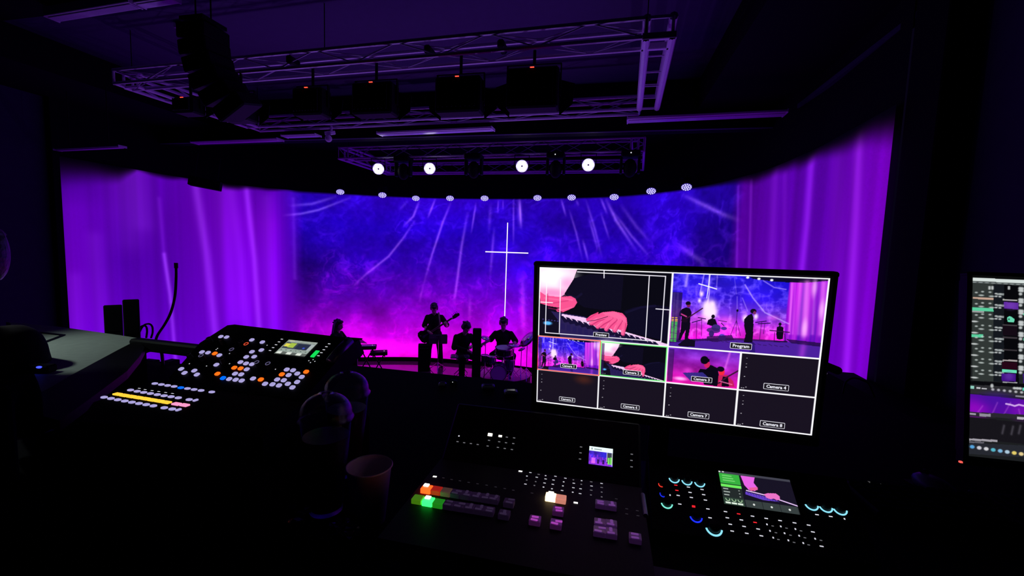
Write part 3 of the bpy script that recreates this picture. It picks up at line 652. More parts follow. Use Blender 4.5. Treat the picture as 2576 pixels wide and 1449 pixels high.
b = MB(); b.prism(ol, -.02, .02, R90); b.build('body', WOODD, g)
MB().box((.40, -.026, 0), (.66, .022, .045), bevel=.005).build('neck', WOODN, g)
b = MB(); b.prism([(.72, -.03), (.80, -.05), (.93, -.045), (.95, .01), (.86, .05), (.76, .035)], -.009, .009, Matrix.Translation((0, -.02, 0)) @ R90); b.build('headstock', WOODD, g)
for k in range(4): MB().cyl((.78 + k * .045, -.02, .03), (.78 + k * .045, -.02, .085), .008, n=8).build('tuning_peg', CHR, g)
for k in range(4): MB().cyl((-.12, -.045, -.015 + k * .01), (.78, -.040, -.012 + k * .008), .0015, n=4).build('string', CHR, g)
MB().box((-.13, -.03, 0), (.05, .02, .08)).build('bridge', CHR, g); MB().box((0, -.028, 0), (.05, .018, .09)).build('pickup', BLKG, g)
b = MB(); b.tube(spline([(.12, -.19, 1.08), (.14, -.20, 1.22), (.12, -.14, 1.40), (.11, -.0, 1.475), (.06, .12, 1.36), (-.12, .17, 1.15), (-.26, .08, .98), (-.34, -.12, .90), (-.36, -.16, .86)], 4), .022, 6); o = b.build('strap', mat('tan_strap', (.35, .25, .2), .7), g); o.matrix_world = band_mw(B0, rzb)
# music stand in front of him
def music_stand(px, pyf, px_w, ztop, label, tilt=55, rim=True, holes=True, yaw=0.0):
    b0 = onz(px, pyf, FZ); W = px_w * .0112; Hd = .30
    r = thing('music_stand', label, 'music stand', Matrix.Translation(b0) @ Matrix.Rotation(face(b0, yaw), 4, 'Z'))
    T = Matrix.Translation((0, 0, ztop)) @ Matrix.Rotation(math.radians(-tilt), 4, 'X')
    b = MB(); nx, ny = (9, 5) if holes else (2, 2)
    for i in range(nx + 1): b.box((-W / 2 + W * i / nx, 0, 0), (W / nx * .55 if 0 < i < nx else .02, Hd, .004))
    for j in range(ny + 1): b.box((0, -Hd / 2 + Hd * j / ny, 0), (W, Hd / ny * .5 if 0 < j < ny else .02, .004))
    if not holes: b.box((0, 0, 0), (W, Hd, .004))
    o = b.build('desk', mat('stand_grey', (0.22, 0.18, 0.28), 0.3, spec=.8), r); o.matrix_local = T
    o = MB().box((0, -Hd / 2, .02), (W, .012, .05)).build('ledge', BLK, r); o.matrix_local = T
    if rim: o = MB().box((0, Hd / 2 + .006, .004), (W, .012, .012), bevel=.003).build('rim', ALU, r); o.matrix_local = T
    MB().cyl((0, 0, .08), (0, 0, ztop), .012, n=10).build('pole', CHR, r)
    for k in range(3):
        a = math.radians(k * 120 + 30); MB().cyl((0, 0, .22), (.26 * math.cos(a), .26 * math.sin(a), .012), .010, n=8).build('leg', CHR, r)
    return r
music_stand(1101, 931, 44, .88, 'low music stand with a pale rim in front of the bass player', 62, holes=False)
music_stand(899, 941, 37, .90, 'perforated music stand beside the seated keyboard player', 30, rim=False, yaw=math.radians(-30))
# amplifier beside the bass player
b0 = onz(1066, 931, FZ); r = thing('bass_amplifier', 'tall dark amplifier cabinet at the left of the bass player', 'amplifier', Matrix.Translation(b0) @ Matrix.Rotation(face(b0), 4, 'Z'))
MB().box((0, 0, .37), (.32, .30, .74), bevel=.015).build('cabinet', BLKM, r); MB().box((0, -.155, .32), (.28, .012, .56)).build('grille', CLOTH, r); MB().box((0, -.155, .67), (.28, .012, .09)).build('control_panel', BLK, r)
for k in range(5): MB().cyl((-.1 + k * .05, -.16, .67), (-.1 + k * .05, -.18, .67), .011, n=10).build('knob', CHR, r)
# tall black column speaker
b0 = onz(1197, 966, FZ); r = thing('column_speaker', 'tall narrow black speaker between the seated player and the drums', 'speaker', Matrix.Translation(b0) @ Matrix.Rotation(face(b0), 4, 'Z'))
MB().box((0, 0, .73), (.22, .24, 1.42), bevel=.02).build('cabinet', BLKM, r); MB().box((-.01, -.125, .73), (.19, .012, 1.32)).build('grille', CLOTH, r); MB().box((0, 0, .015), (.3, .34, .03)).build('base', BLK, r)
# --- seated player in the middle
b0 = onz(1163, 944, FZ)
p2 = dict(SIT); p2.update(elr=(-.25, -.10, .76), wrr=(-.02, -.36, .70), ell=(.26, -.16, .78), wrl=(.10, -.36, .80), head=(.03, -.10, 1.19))
person('person in black seated at a small pad, left of the tall speaker, looking down', b0, face(b0, .35), p2, sleeve=1.1, head_pitch=.7, head_yaw=.4, scale=1.12)
def stool(b, label, rz=0, back=False, h=.50):
    r = thing('stool', label, 'stool', Matrix.Translation(b) @ Matrix.Rotation(rz, 4, 'Z'))
    MB().cyl((0, .02, h - .07), (0, .02, h - .01), .17, .17, 24).build('seat', BLK, r)
    MB().cyl((0, .02, .2), (0, .02, h - .07), .02).build('pole', CHR, r)
    for k in range(3):
        a = k * 2.094 + .5; MB().cyl((0, .02, .24), (.22 * math.cos(a), .02 + .22 * math.sin(a), .012), .011, n=8).build('leg', CHR, r)
stool(b0, 'round black stool under the seated player left of the tall speaker', face(b0, .35), h=.46)
r = thing('percussion_pad', 'small pale electronic pad on a chrome stand before the seated player', 'drum pad', Matrix.Translation(onz(1160, 950, FZ) + V((0, 0, 0))) @ Matrix.Rotation(face(b0), 4, 'Z'))
MB().box((-.04, -.08, .60), (.50, .30, .05), bevel=.012).build('case', mat('pale_grey_plastic', (.4, .4, .48), .4), r)
for i in range(4):
    for j in range(2): MB().box((-.22 + i * .12, -.145 + j * .13, .632), (.10, .11, .012), bevel=.003).build('pad', mat('pad_rubber', (.12, .12, .16), .5), r)
MB().cyl((0, -.08, .1), (0, -.08, .58), .014).build('pole', CHR, r)
for k in range(3):
    a = math.radians(k * 120 - 90); MB().cyl((0, -.08, .2), (.2 * math.cos(a), -.08 + .2 * math.sin(a), .012), .011, n=8).build('leg', CHR, r)
# --- keyboard player at the left
b0 = onz(846, 936, FZ)
p3 = dict(SIT); p3.update(head=(0, -.07, 1.21), wrl=(.10, -.42, .76), wrr=(-.12, -.42, .76))
rk = face(b0, 1.05)
person('long-haired person in black seated at the keyboards at the stage left edge, in profile', b0, rk, p3, long_hair=True, sleeve=1.1, head_pitch=.15)
stool(b0, 'round black stool under the long-haired keyboard player', rk, h=.46)
def keyboard(px, py, wpx, zh, label, rz, depth=.30, keys=True):
    b1 = onz(px, py, FZ); W = wpx * .0112
    r = thing('keyboard', label, 'keyboard', Matrix.Translation(b1) @ Matrix.Rotation(rz, 4, 'Z'))
    MB().box((0, 0, zh), (W, depth, .09), bevel=.012).build('case', BLK, r)
    if keys:
        n = 22
        for k in range(n): MB().box((-W * .46 + W * .92 * (k + .5) / n, -depth * .22, zh + .05), (W * .92 / n * .85, depth * .42, .015)).build('white_key', WHT, r)
    for sx_ in (-1, 1):
        MB().box((sx_ * W * .33, 0, zh - .06), (.03, depth * 1.1, .03)).build('support_arm', BLK, r)
        MB().cyl((sx_ * W * .33, -depth * .5, .02), (-sx_ * W * .33, depth * .45, zh - .06), .016).build('leg', BLK, r)
    MB().ball((W * .3, -depth * .1, zh + .055), .010, 8, 6).build('indicator', WHL, r)
keyboard(922, 934, 46, .68, 'dark keyboard on a stand right of the perforated music stand', face(b0, -.15))
keyboard(953, 937, 40, .55, 'lower black synthesizer with a small white light, right of the other keyboard', face(b0, -.1), keys=False)
# --- drummer and drums
r = thing('drum_riser', 'low round riser with pale carpet under the drum kit', 'riser', Matrix.Translation(onz(1268, 950, FZ)))
MB().cyl((0, 0, 0), (0, 0, .10), .72, n=64).build('platform', BLK, r); MB().cyl((0, 0, .10), (0, 0, .112), .71, n=64).build('carpet', mat('rug_grey', (.30, .22, .32), .6, bump=.4, var=.4, bscale=6), r)
b = MB(); 
for k in range(64):
    a0, a1 = 2 * math.pi * k / 64, 2 * math.pi * (k + 1) / 64; b.cyl((.72 * math.cos(a0), .72 * math.sin(a0), .104), (.72 * math.cos(a1), .72 * math.sin(a1), .104), .010, n=6)
b.build('edging', BLK, r)
b0 = onz(1264, 927, FZ + .112); b0.z = ST_Z + .112; _k = onz(1268, 943, FZ); b0 = ony(1264, 900, min(b0.y, 11.08)); b0.z = ST_Z + .112; rd = face(b0)
p4 = dict(SIT); p4.update(elr=(-.30, -.06, .82), wrr=(-.44, -.30, .78), ell=(.30, -.10, .80), wrl=(.22, -.34, .74), knl=(.24, -.38, .52), knr=(-.24, -.38, .52), head=(0, -.06, 1.21))
person('drummer in dark shirt seated behind the drums at the foot of the cross', b0, rd, p4, sleeve=.95, head_pitch=.45, scale=1.13)
stool(b0, 'round black drum throne under the drummer', rd, h=.46)
RD = Matrix.Rotation(rd, 4, 'Z')
def at_kit(px, py, z, y): p = ony(px, py, y); return p
SHELL = mat('violet_drum_shell', (.14, .08, .22), .2); HEADM = mat('drum_head', (.9, .88, .95), .18, spec=1.0)
def drum(name, label, px, y, ztop, rad, h, tiltx=0, faces_cam=False, legs=True, dark=False):
    q = ony(px, 850, y); base = V((q.x, q.y, ST_Z + .112))
    r = thing(name, label, 'drum', Matrix.Translation(base) @ RD)
    T = Matrix.Translation((0, 0, ztop - h / 2)) @ (Matrix.Rotation(math.radians(90), 4, 'X') if faces_cam else Matrix.Rotation(math.radians(tiltx), 4, 'X'))
    def P2(mb, n, m, sm=False): o = mb.build(n, m, r, sm); o.matrix_local = T; return o
    P2(MB().cyl((0, 0, -h / 2), (0, 0, h / 2), rad, n=32), 'shell', BLKG if dark else SHELL)
    P2(MB().cyl((0, 0, h / 2), (0, 0, h / 2 + .004), rad * .97, n=32), 'drum_head', HEADM)
    P2(MB().lathe([(rad * .97, h / 2 - .012), (rad + .012, h / 2 - .012), (rad + .012, h / 2 + .014), (rad * .97, h / 2 + .014)], 32), 'hoop', CHR)
    P2(MB().lathe([(rad * .97, -h / 2 - .014), (rad + .012, -h / 2 - .014), (rad + .012, -h / 2 + .012), (rad * .97, -h / 2 + .012)], 32), 'hoop', CHR)
    for k in range(8):
        a = k * math.pi / 4; P2(MB().box(((rad + .012) * math.cos(a), (rad + .012) * math.sin(a), 0), (.02, .02, h * .5), Matrix.Rotation(a, 3, 'Z')), 'lug', CHR)
    if legs:
        MB().cyl((0, 0, .25), (0, 0, ztop - h), .013).build('pole', CHR, r)
        for k in range(3):
            a = k * 2.094 - 1.57; MB().cyl((0, 0, .3), (.24 * math.cos(a), .24 * math.sin(a), .01), .010, n=8).build('leg', CHR, r)
    return r
KY = b0.y
drum('snare_drum', 'snare drum with a bright white head right in front of the drummer', 1269, KY - .52, .83, .225, .17, tiltx=6, dark=True)
drum('bass_drum', 'small violet bass drum facing the house under the snare drum', 1257, KY - .78, .44, .20, .36, faces_cam=True, legs=False)
drum('tom_drum', 'small tom drum at the far left of the kit beside the tall speaker', 1221, KY - .6, .60, .10, .16)
drum('tom_drum', 'second small tom drum, between the leftmost tom and the bass drum', 1238, KY - .66, .60, .10, .16)
drum('floor_tom', 'floor tom on three legs right of the bass drum, under the flat cymbal', 1283, KY - .40, .50, .13, .26)
CYM = mat('cymbal_bronze', (.55, .42, .45), .25, .9)
def cymbal(px, py, y, rad, tx, ty, label):
    q = ony(px, py, y); zt = q.z - ST_Z - .112; r = thing('cymbal', label, 'cymbal', Matrix.Translation((q.x, q.y, ST_Z + .112)) @ RD)
    o = MB().lathe([(.005, .025), (rad * .15, .022), (rad * .2, .008), (rad * .6, .003), (rad, -.006), (rad * .6, -.001), (rad * .2, .003), (.005, .02)], 36).build('plate', CYM, r, True)
    o.matrix_local = Matrix.Translation((0, 0, zt)) @ Matrix.Rotation(math.radians(tx), 4, 'X') @ Matrix.Rotation(math.radians(ty), 4, 'Y')
    MB().cyl((0, 0, .02), (0, 0, zt), .010, n=8).build('pole', CHR, r)
    for k in range(3):
        a = k * 2.094 + .5; MB().cyl((0, 0, .28), (.24 * math.cos(a), .24 * math.sin(a), .01), .010, n=8).build('leg', CHR, r)
cymbal(1327, 853, KY - .35, .25, 25, -42, 'large crash cymbal tilted steeply at the right end of the kit')
cymbal(1293, 868, KY - .55, .19, 4, 3, 'flat cymbal on a stand right of the snare drum')
cymbal(1222, 850, KY - .45, .13, 15, 12, 'small splash cymbal near the right hand of the drummer')
cymbal(1312, 878, KY - .30, .10, 12, -22, 'small tilted cymbal low between the flat and the crash cymbals')
for sx_, lb in ((-1, 'drumstick in the right hand of the drummer'), (1, 'drumstick over the snare drum in the left hand of the drummer')):
    w_ = p4['wrr'] if sx_ < 0 else p4['wrl']; a = V(w_) + V((sx_ * .0, -.06, -.02)); c_ = a + V((-sx_ * .10 if sx_ > 0 else .06, -.30, .10))
    r = thing('drumstick', lb, 'drumstick', band_mw(b0, rd, 1.13)); b = MB(); b.cyl(a - (c_ - a) * .2, c_, .008, .005, 8); b.ball(c_, .008, 8, 6); b.build('stick', WOODN, r)
# --- LED cross in front of the projection
CRM = mat('led_cross', (.9, .9, .9), emit=(255, 245, 255), es=1.1); CRF = mat('cross_frame', (.6, .6, .65), .4)
cy = 11.70; top = ony(1276, 560, cy); bar0 = ony(1221, 633, cy); bar1 = ony(1329, 637, cy); bx = (ony(1272, 720, cy).x)
r = thing('light_cross', 'tall slim white glowing cross standing behind the drummer', 'cross', (bx, cy, ST_Z))
MB().box((0, 0, (top.z - ST_Z) / 2), (.024, .02, top.z - ST_Z), bevel=.004).build('upright', CRM, r)
zb = (bar0.z + bar1.z) / 2 - ST_Z; MB().box(((bar0.x + bar1.x) / 2 - bx, -.001, zb), (bar1.x - bar0.x, .02, .030), bevel=.004).build('crossbar', CRM, r)
MB().box((0, .03, (top.z - ST_Z) / 2), (.02, .02, top.z - ST_Z - .02)).build('back_frame', CRF, r); MB().box((0, 0, .01), (.4, .3, .02)).build('base_plate', BLK, r)
# ================================================================== CONTROL BOOTH
DZ = -0.53
DESKM = mat('dark_desk_laminate', (0.006, 0.004, 0.006), 0.7, bump=0.05, bscale=30, spec=0.03)
far = onz(1150, 944, DZ)
t = thing('operator_desk', 'long black desk across the booth carrying the consoles and monitors', 'desk', (0, 0, 0))
MB().box((.625, (far.y + .40) / 2, CZ + DZ - .02), (3.55, far.y - .40, .04), bevel=.006).build('worktop', DESKM, t)
MB().box((-1.705, 1.22, CZ + DZ - .02), (1.11, .46, .04), bevel=.006).build('side_worktop', DESKM, t)
MB().box((.625, far.y - .06, CZ - .925), (3.55, .03, .75)).build('front_panel', BLKM, t)
MB().box((-1.705, 1.40, CZ - .925), (1.11, .03, .75)).build('front_panel', BLKM, t)
for x_ in (-.85, .7, 2.3): MB().box((x_, far.y / 2 + .25, CZ - .925), (.04, far.y - .65, .75)).build('leg', BLKM, t)
p = onz(2180, 990, -1.15); q = onz(2100, 946, -1.15)
tag(MB().box(((p.x + 2.6) / 2, (p.y + 5.0) / 2 - 1.0, CZ - 1.15 - 1.4), (2.6 - p.x, 7.0 - p.y, 2.8)).build('trim_8', BLKM), kind='structure')
SCM = screen_mat('lit_display', 1.12)
TXT = mat('caption_white', (.8, .8, .8), emit=(235, 235, 245), es=1.0); TXB = mat('caption_back', (.03, .03, .04), emit=(30, 26, 34), es=1.0)

# ---------------- multiview monitor
MP, MW_, MH_ = quad_pose([(1358, 672), (2088, 700), (2042, 1095), (1350, 1010)], .53)
def muv(x, y, pl=None):
    a, b = MP.hit(1330 + x / 3.019, 640 + y / 3.019); return a / MW_, -b / MH_
CW, CH = 760, 428
cv = Canvas(CW, CH, (22, 16, 30))
def prog(x, y): u, v = muv(x, y); return (u - .5) / .5, v / .5
def prev(x, y): u, v = muv(x, y); return u / .5, v / .5
def cellmap(x0, y0, w_, h_): return lambda p: (x0 * CW + p[0] * w_ * CW, y0 * CH + p[1] * h_ * CH)
def draw_stage(c, x0, y0, w_, h_, small=False):
    X0, Y0, Wp, Hp = int(x0 * c.w), int(y0 * c.h), int(w_ * c.w), int(h_ * c.h); sl = (slice(Y0, Y0 + Hp), slice(X0, X0 + Wp))
    yy, xx = np.mgrid[0:Hp, 0:Wp]; yy = yy / Hp; xx = xx / Wp
    n = fbm(Hp, Wp, 7, 4, 5); n2 = fbm(Hp, Wp, 16, 10, 9, 4, True)
    sky = np.stack([np.interp(yy, [0, .3, .5, .7, .85, 1], v) for v in ([30, 50, 120, 210, 235, 140], [20, 20, 50, 40, 20, 20], [190, 220, 225, 220, 210, 190])], -1) / 255
    sky = sky * (.72 + .6 * n)[..., None] + np.clip(n2 - .60, 0, 1)[..., None] * np.array([1.0, .9, .9]) * .7
    rt = np.clip((xx - .45) * 2.0, 0, 1) * np.clip((.45 - yy) * 3, 0, 1); sky = sky * (1 - .6 * rt[..., None]) + rt[..., None] * .6 * np.array([.02, .02, .72])
    cur = np.clip((xx - .755) / .01, 0, 1)[..., None]; fl = fbm(1, Wp, 40, 1, 31, 3)[0][None, :]
    cc = np.stack([.30 + .75 * fl - .10 * yy + .12 * (xx - .75), .06 + .55 * np.clip(fl - .5, 0, 1) + 0 * yy, .72 + .3 * fl + 0 * yy], -1) * (1.0 - .12 * yy)[..., None]
    c.a[sl] = np.clip(sky * (1 - cur) + cc * cur, 0, 1)
    T = lambda p: (X0 + p[0] * Wp, Y0 + p[1] * Hp); PX = Wp / 380.0
    Q = lambda *pts: [T(prog(*q)) for q in pts]
    c.poly(Q((1060, 660), (1250, 640), (1500, 640), (1900, 655), (2215, 690), (2215, 800), (1060, 720)), (72, 30, 150))
    c.poly(Q((1950, 640), (2215, 670), (2215, 700), (1990, 672)), (28, 10, 60), .8)
    c.poly(Q((1060, 650), (1500, 628), (1960, 655), (1960, 668), (1500, 645), (1060, 668)), (40, 12, 70), .7)
    c.line(Q((1690, 680), (1695, 740)), 14 * PX, (25, 15, 90), .6); c.line(Q((2080, 700), (2070, 760)), 8 * PX, (190, 60, 230), .5, gauss=True)
    c.poly(Q((1640, 150), (2280, 175), (2275, 200), (2100, 215), (1960, 212), (1850, 205), (1700, 185)), (10, 8, 30), .95)
    for q in ((1660, 175), (1745, 185), (1842, 195)): a = T(prog(*q)); c.ell(a[0], a[1], 4.2 * PX, 3.4 * PX, (255, 255, 255), soft=.3)
    wl = (200, 170, 255)
    for pts, wd, al in [([(1370, 150), (1368, 300), (1350, 400)], 1.8, .9), ([(1330, 150), (1300, 290)], 1.5, .7), ([(1205, 150), (1190, 240)], 4, .6), ([(1640, 230), (1700, 330), (1790, 440), (1970, 525)], 1.8, .7),
                        ([(1580, 320), (1580, 420)], 1.2, .4), ([(1780, 200), (1860, 250), (1950, 265)], 1.5, .6), ([(1620, 330), (1660, 430)], 1.3, .45), ([(1430, 160), (1425, 250)], 1.3, .45), ([(1560, 180), (1575, 300)], 1.0, .3)]:
        c.line(Q(*pts), wd * PX, wl, al, gauss=True)
    c.line(Q((1290, 222), (1425, 262)), 2.6 * PX, (255, 250, 255), 1); c.line(Q((1375, 150), (1350, 330)), 2 * PX, (255, 250, 255), .9)
    for q, r in (((1368, 415), 17), ((1355, 455), 12), ((1395, 440), 10), ((1350, 390), 8), ((1392, 380), 6), ((1722, 470), 5), ((1295, 350), 4), ((1310, 300), 5), ((1640, 485), 6)): a = T(prog(*q)); c.ell(a[0], a[1], r * PX, r * 1.5 * PX, (255, 225, 250), .95, soft=.8)
    for q, r in (((1140, 440), 20), ((1300, 480), 16), ((1850, 480), 12), ((1500, 500), 18)): a = T(prog(*q)); c.ell(a[0], a[1], r * PX, r * .5 * PX, (255, 110, 235), .45, soft=.9)
    for x_, wd, b_ in ((1975, 3, .8), (2040, 5, .5), (2090, 9, .95), (2150, 4, .5), (2215, 8, .8), (2000, 3, .4)):
        c.line(Q((x_ + 20, 220), (x_, 600)), wd * PX, (255, 140, 255), b_ * .7, gauss=True)
    for x_, y_ in ((2090, 560), (2220, 420), (2165, 250)): a = T(prog(x_, y_)); c.ell(a[0], a[1], 6 * PX, 22 * PX, (255, 200, 250), .6, soft=.8)
    dk = (14, 8, 26); dk2 = (45, 16, 60)
    # bass player
    e = lambda x, y, rx, ry, col=dk, al=1: c.ell(*T(prog(x, y)), rx * PX, ry * PX, col, al)
    e(1210, 372, 7, 7); e(1212, 385, 5, 7, (120, 30, 90)); e(1208, 370, 7, 5)
    c.poly(Q((1165, 412), (1195, 400), (1222, 408), (1236, 440), (1226, 480), (1224, 520), (1160, 515), (1160, 470), (1138, 465), (1145, 430)), dk)
    c.line(Q((1165, 500), (1185, 490), (1230, 465), (1318, 408)), 3.2 * PX, (60, 20, 50)); e(1180, 500, 9, 8, (25, 10, 30)); c.line(Q((1155, 450), (1195, 470)), 3.5 * PX, (200, 60, 140))
    c.poly(Q((1158, 512), (1226, 515), (1222, 560), (1205, 650), (1180, 650), (1190, 570), (1168, 610), (1150, 650), (1132, 648), (1150, 580)), dk)
    # wedge
    c.poly(Q((1130, 685), (1195, 632), (1262, 652), (1260, 700), (1150, 695)), (16, 10, 30))
    # stands
    for a_, b_ in (((1240, 515), (1310, 495)), ((1285, 478), (1340, 488)), ((1720, 515), (1800, 505)), ((1740, 525), (1830, 520))): c.line(Q(a_, b_), 2.6 * PX, (40, 12, 80))
    for a_, b_ in (((1275, 505), (1270, 640)), ((1312, 480), (1310, 620)), ((1765, 515), (1750, 640)), ((1790, 520), (1780, 600)), ((1580, 430), (1575, 500)), ((1575, 500), (1530, 610)), ((1575, 500), (1605, 615)), ((1575, 500), (1572, 620))): c.line(Q(a_, b_), 1.2 * PX, (40, 12, 70), .9)
    e(1582, 425, 3, 4)
    # drummer
    e(1398, 470, 5, 6); c.poly(Q((1360, 495), (1390, 483), (1415, 490), (1430, 530), (1400, 545), (1350, 530)), dk)
    e(1420, 555, 12, 10, (60, 40, 120)); e(1465, 630, 10, 11, (90, 60, 190)); e(1385, 600, 7, 10, (60, 30, 110)); e(1480, 560, 8, 5, (80, 40, 150)); e(1400, 575, 18, 8, (50, 30, 100), .8)
    c.line(Q((1440, 500), (1500, 510)), 1.5 * PX, dk); c.line(Q((1460, 520), (1480, 540)), 2 * PX, dk); c.poly(Q((1350, 620), (1540, 610), (1560, 650), (1400, 662), (1350, 650)), (40, 14, 70), .8)
    # standing singer
    e(1703, 430, 8, 7); e(1712, 442, 4, 5, (120, 40, 100)); c.poly(Q((1660, 462), (1690, 448), (1702, 470), (1704, 520), (1702, 575), (1696, 668), (1630, 665), (1645, 600), (1632, 540), (1634, 490)), dk)
    # seated player
    e(1905, 528, 4, 5); c.poly(Q((1880, 550), (1905, 540), (1930, 552), (1932, 600), (1925, 640), (1905, 645), (1880, 640), (1875, 600)), dk)
    c.line(Q((1828, 575), (1975, 590)), 2.6 * PX, dk2); c.line(Q((1865, 590), (1860, 650)), 1.5 * PX, dk); c.line(Q((1940, 600), (1945, 660)), 1.5 * PX, dk); c.line(Q((1860, 660), (1960, 660)), 2 * PX, dk, .8)
    for k in range(16): c.line([T((.25 + .035 * k, .86 + .01 * (k % 3))), T((.27 + .035 * k, .88))], 1.6 * PX, (30, 10, 50), .6)
def draw_keys(c, x0, y0, w_, h_):
    X0, Y0, Wp, Hp = int(x0 * c.w), int(y0 * c.h), int(w_ * c.w), int(h_ * c.h)
    T = lambda p: (X0 + p[0] * Wp, Y0 + p[1] * Hp); PX = Wp / 380.0; Q = lambda *pts: [T(prev(*q)) for q in pts]
    c.rect(X0, Y0, X0 + Wp - 1, Y0 + Hp - 1, (9, 8, 18))
    c.poly(Q((80, 95), (372, 105), (335, 200), (300, 285), (230, 330), (140, 320), (80, 330)), (250, 190, 225)); a = T(prev(180, 170)); c.ell(a[0], a[1], 60 * PX, 34 * PX, (255, 250, 255), 1, soft=.7)
    a = T(prev(290, 215)); c.ell(a[0], a[1], 20 * PX, 16 * PX, (240, 140, 210), .6, soft=.9); a = T(prev(180, 290)); c.ell(a[0], a[1], 42 * PX, 12 * PX, (235, 120, 190), .6, soft=.8)
    c.poly(Q((345, 180), (460, 150), (720, 160), (700, 420), (560, 420), (420, 400), (300, 320), (270, 300)), (14, 11, 30))
    c.line(Q((300, 310), (360, 330), (400, 300)), 7 * PX, (22, 18, 48), .8)
    c.poly(Q((720, 430), (800, 400), (950, 380), (1075, 400), (1060, 660), (760, 590), (745, 500)), (13, 10, 32)); c.line(Q((740, 440), (850, 400), (960, 390)), 6 * PX, (22, 18, 50), .7)
    # keyboard
    c.poly(Q((80, 380), (160, 380), (220, 470), (240, 600), (80, 600)), (16, 12, 30))
    c.poly(Q((170, 430), (420, 470), (720, 590), (1060, 690), (1060, 720), (240, 640), (225, 500)), (40, 30, 80)); c.poly(Q((250, 450), (420, 478), (740, 588), (1055, 680), (1050, 712), (700, 628), (400, 520), (255, 480)), (235, 195, 235))
    for k in range(17):
        t = k / 16; x = 250 + 700 * t; y = 475 + 195 * t; c.poly(Q((x - 14, y - 14), (x + 12, y - 8), (x + 62, y + 36), (x + 20, y + 42)), (20, 14, 48)); c.line(Q((x + 24, y - 4), (x + 74, y + 38)), 2.6 * PX, (235, 205, 245), .9)
        c.poly(Q((x - 5, y + 45), (x + 25, y + 48), (x + 25, y + 95), (x - 5, y + 90)), (35, 26, 80))
    a = T(prev(145, 520)); c.ell(a[0], a[1], 13 * PX, 6 * PX, (90, 180, 250), 1, soft=.4)
    for k in range(6): a = T(prev(110 + k * 22, 490 + k * 3)); c.ell(a[0], a[1], 3 * PX, 2 * PX, (60, 50, 120))
    hp = (240, 80, 140)
    c.poly(Q((85, 280), (130, 310), (230, 322), (320, 315), (355, 335), (368, 365), (345, 400), (290, 425), (255, 440), (215, 432), (205, 415), (240, 405), (150, 390), (90, 370)), hp); c.line(Q((150, 375), (300, 350)), 3 * PX, (200, 50, 110), .6); c.line(Q((240, 425), (330, 400)), 2.5 * PX, (255, 130, 175), .6)
    c.poly(Q((435, 490), (470, 462), (525, 438), (528, 452), (560, 438), (640, 430), (710, 445), (742, 480), (748, 530), (735, 575), (722, 602), (700, 575), (660, 560), (640, 572), (600, 555), (560, 560), (500, 540), (470, 528), (505, 500), (440, 505)), hp)
    c.poly(Q((560, 440), (660, 434), (735, 480), (740, 530), (690, 520), (620, 500)), (250, 110, 160), .7)
    for pts in ([(600, 470), (520, 490), (470, 520)], [(625, 480), (560, 515), (520, 548)], [(655, 490), (610, 530), (585, 566)], [(695, 500), (665, 545), (650, 575)], [(720, 520), (715, 575), (712, 600)]):
        c.line([T(prev(q[0] + 6, q[1] + 6)) for q in pts], 10 * PX, (190, 45, 105), .75); c.line(Q(*pts), 9.5 * PX, (246, 92, 148)); c.line([T(prev(q[0] - 4, q[1] - 6)) for q in pts[1:]], 3 * PX, (255, 150, 190), .4)
    c.line(Q((440, 492), (480, 470), (525, 442)), 4 * PX, (225, 60, 120)); c.line(Q((445, 508), (520, 495), (600, 470)), 2 * PX, (60, 15, 50), .8)
    for a_, b_ in (((235, 330), (330, 345)), ((120, 330), (240, 345))): c.line(Q(a_, b_), 5 * PX, (255, 120, 170), .5)
    c.line(Q((150, 405), (215, 418), (255, 436)), 3 * PX, (120, 20, 70), .9); c.poly(Q((130, 300), (150, 295), (150, 385), (130, 370)), (200, 50, 110), .5)
draw_keys(cv, 0, 0, .5, .5); draw_stage(cv, .5, 0, .5, .5); draw_stage(cv, 0, .5, .25, .25); draw_keys(cv, .25, .5, .25, .25)
# camera 3
X0, Y0, Wp, Hp = int(.5 * CW), int(.5 * CH), int(.25 * CW), int(.25 * CH); n = fbm(Hp, Wp, 5, 4, 15); yy = np.mgrid[0:Hp, 0:Wp][0] / Hp
cv.a[Y0:Y0 + Hp, X0:X0 + Wp] = np.stack([(.42 + .45 * yy), .06 + .2 * n * (1 - yy), .62 + .15 * (1 - yy)], -1) * (.7 + .6 * n)[..., None]
def c3(*pts): return [(muv(*q)[0] * CW, muv(*q)[1] * CH) for q in pts]
def e3(x, y, rx, ry, col, al=1, soft=0): a = muv(x, y); cv.ell(a[0] * CW, a[1] * CH, rx, ry, col, al, soft)
cv.line(c3((1525, 745), (1490, 860)), 3, (230, 110, 240), .6, gauss=True); e3(1150, 940, 16, 5, (255, 190, 250), .9, .8); e3(1120, 975, 14, 6, (255, 60, 200), .7, .8); e3(1210, 880, 12, 8, (240, 80, 230), .5, .9)
cv.poly(c3((1345, 870), (1380, 835), (1430, 860), (1440, 900), (1450, 1000), (1330, 985), (1285, 890), (1300, 865)), (10, 6, 22)); e3(1352, 832, 8, 11, (200, 30, 90)); e3(1333, 800, 11, 12, (8, 5, 18)); cv.poly(c3((1305, 800), (1370, 790), (1372, 812), (1310, 825)), (8, 5, 18))
e3(1463, 890, 8, 11, (235, 40, 60)); e3(1455, 868, 10, 8, (12, 6, 26)); cv.poly(c3((1440, 915), (1500, 910), (1550, 960), (1560, 1003), (1430, 998)), (190, 30, 90)); cv.poly(c3((1470, 925), (1510, 925), (1520, 1000), (1460, 1000)), (10, 6, 22))
cv.line(c3((1440, 975), (1500, 930), (1590, 880)), 4, (60, 20, 50)); cv.line(c3((1450, 960), (1540, 985)), 3, (240, 110, 170), .8)
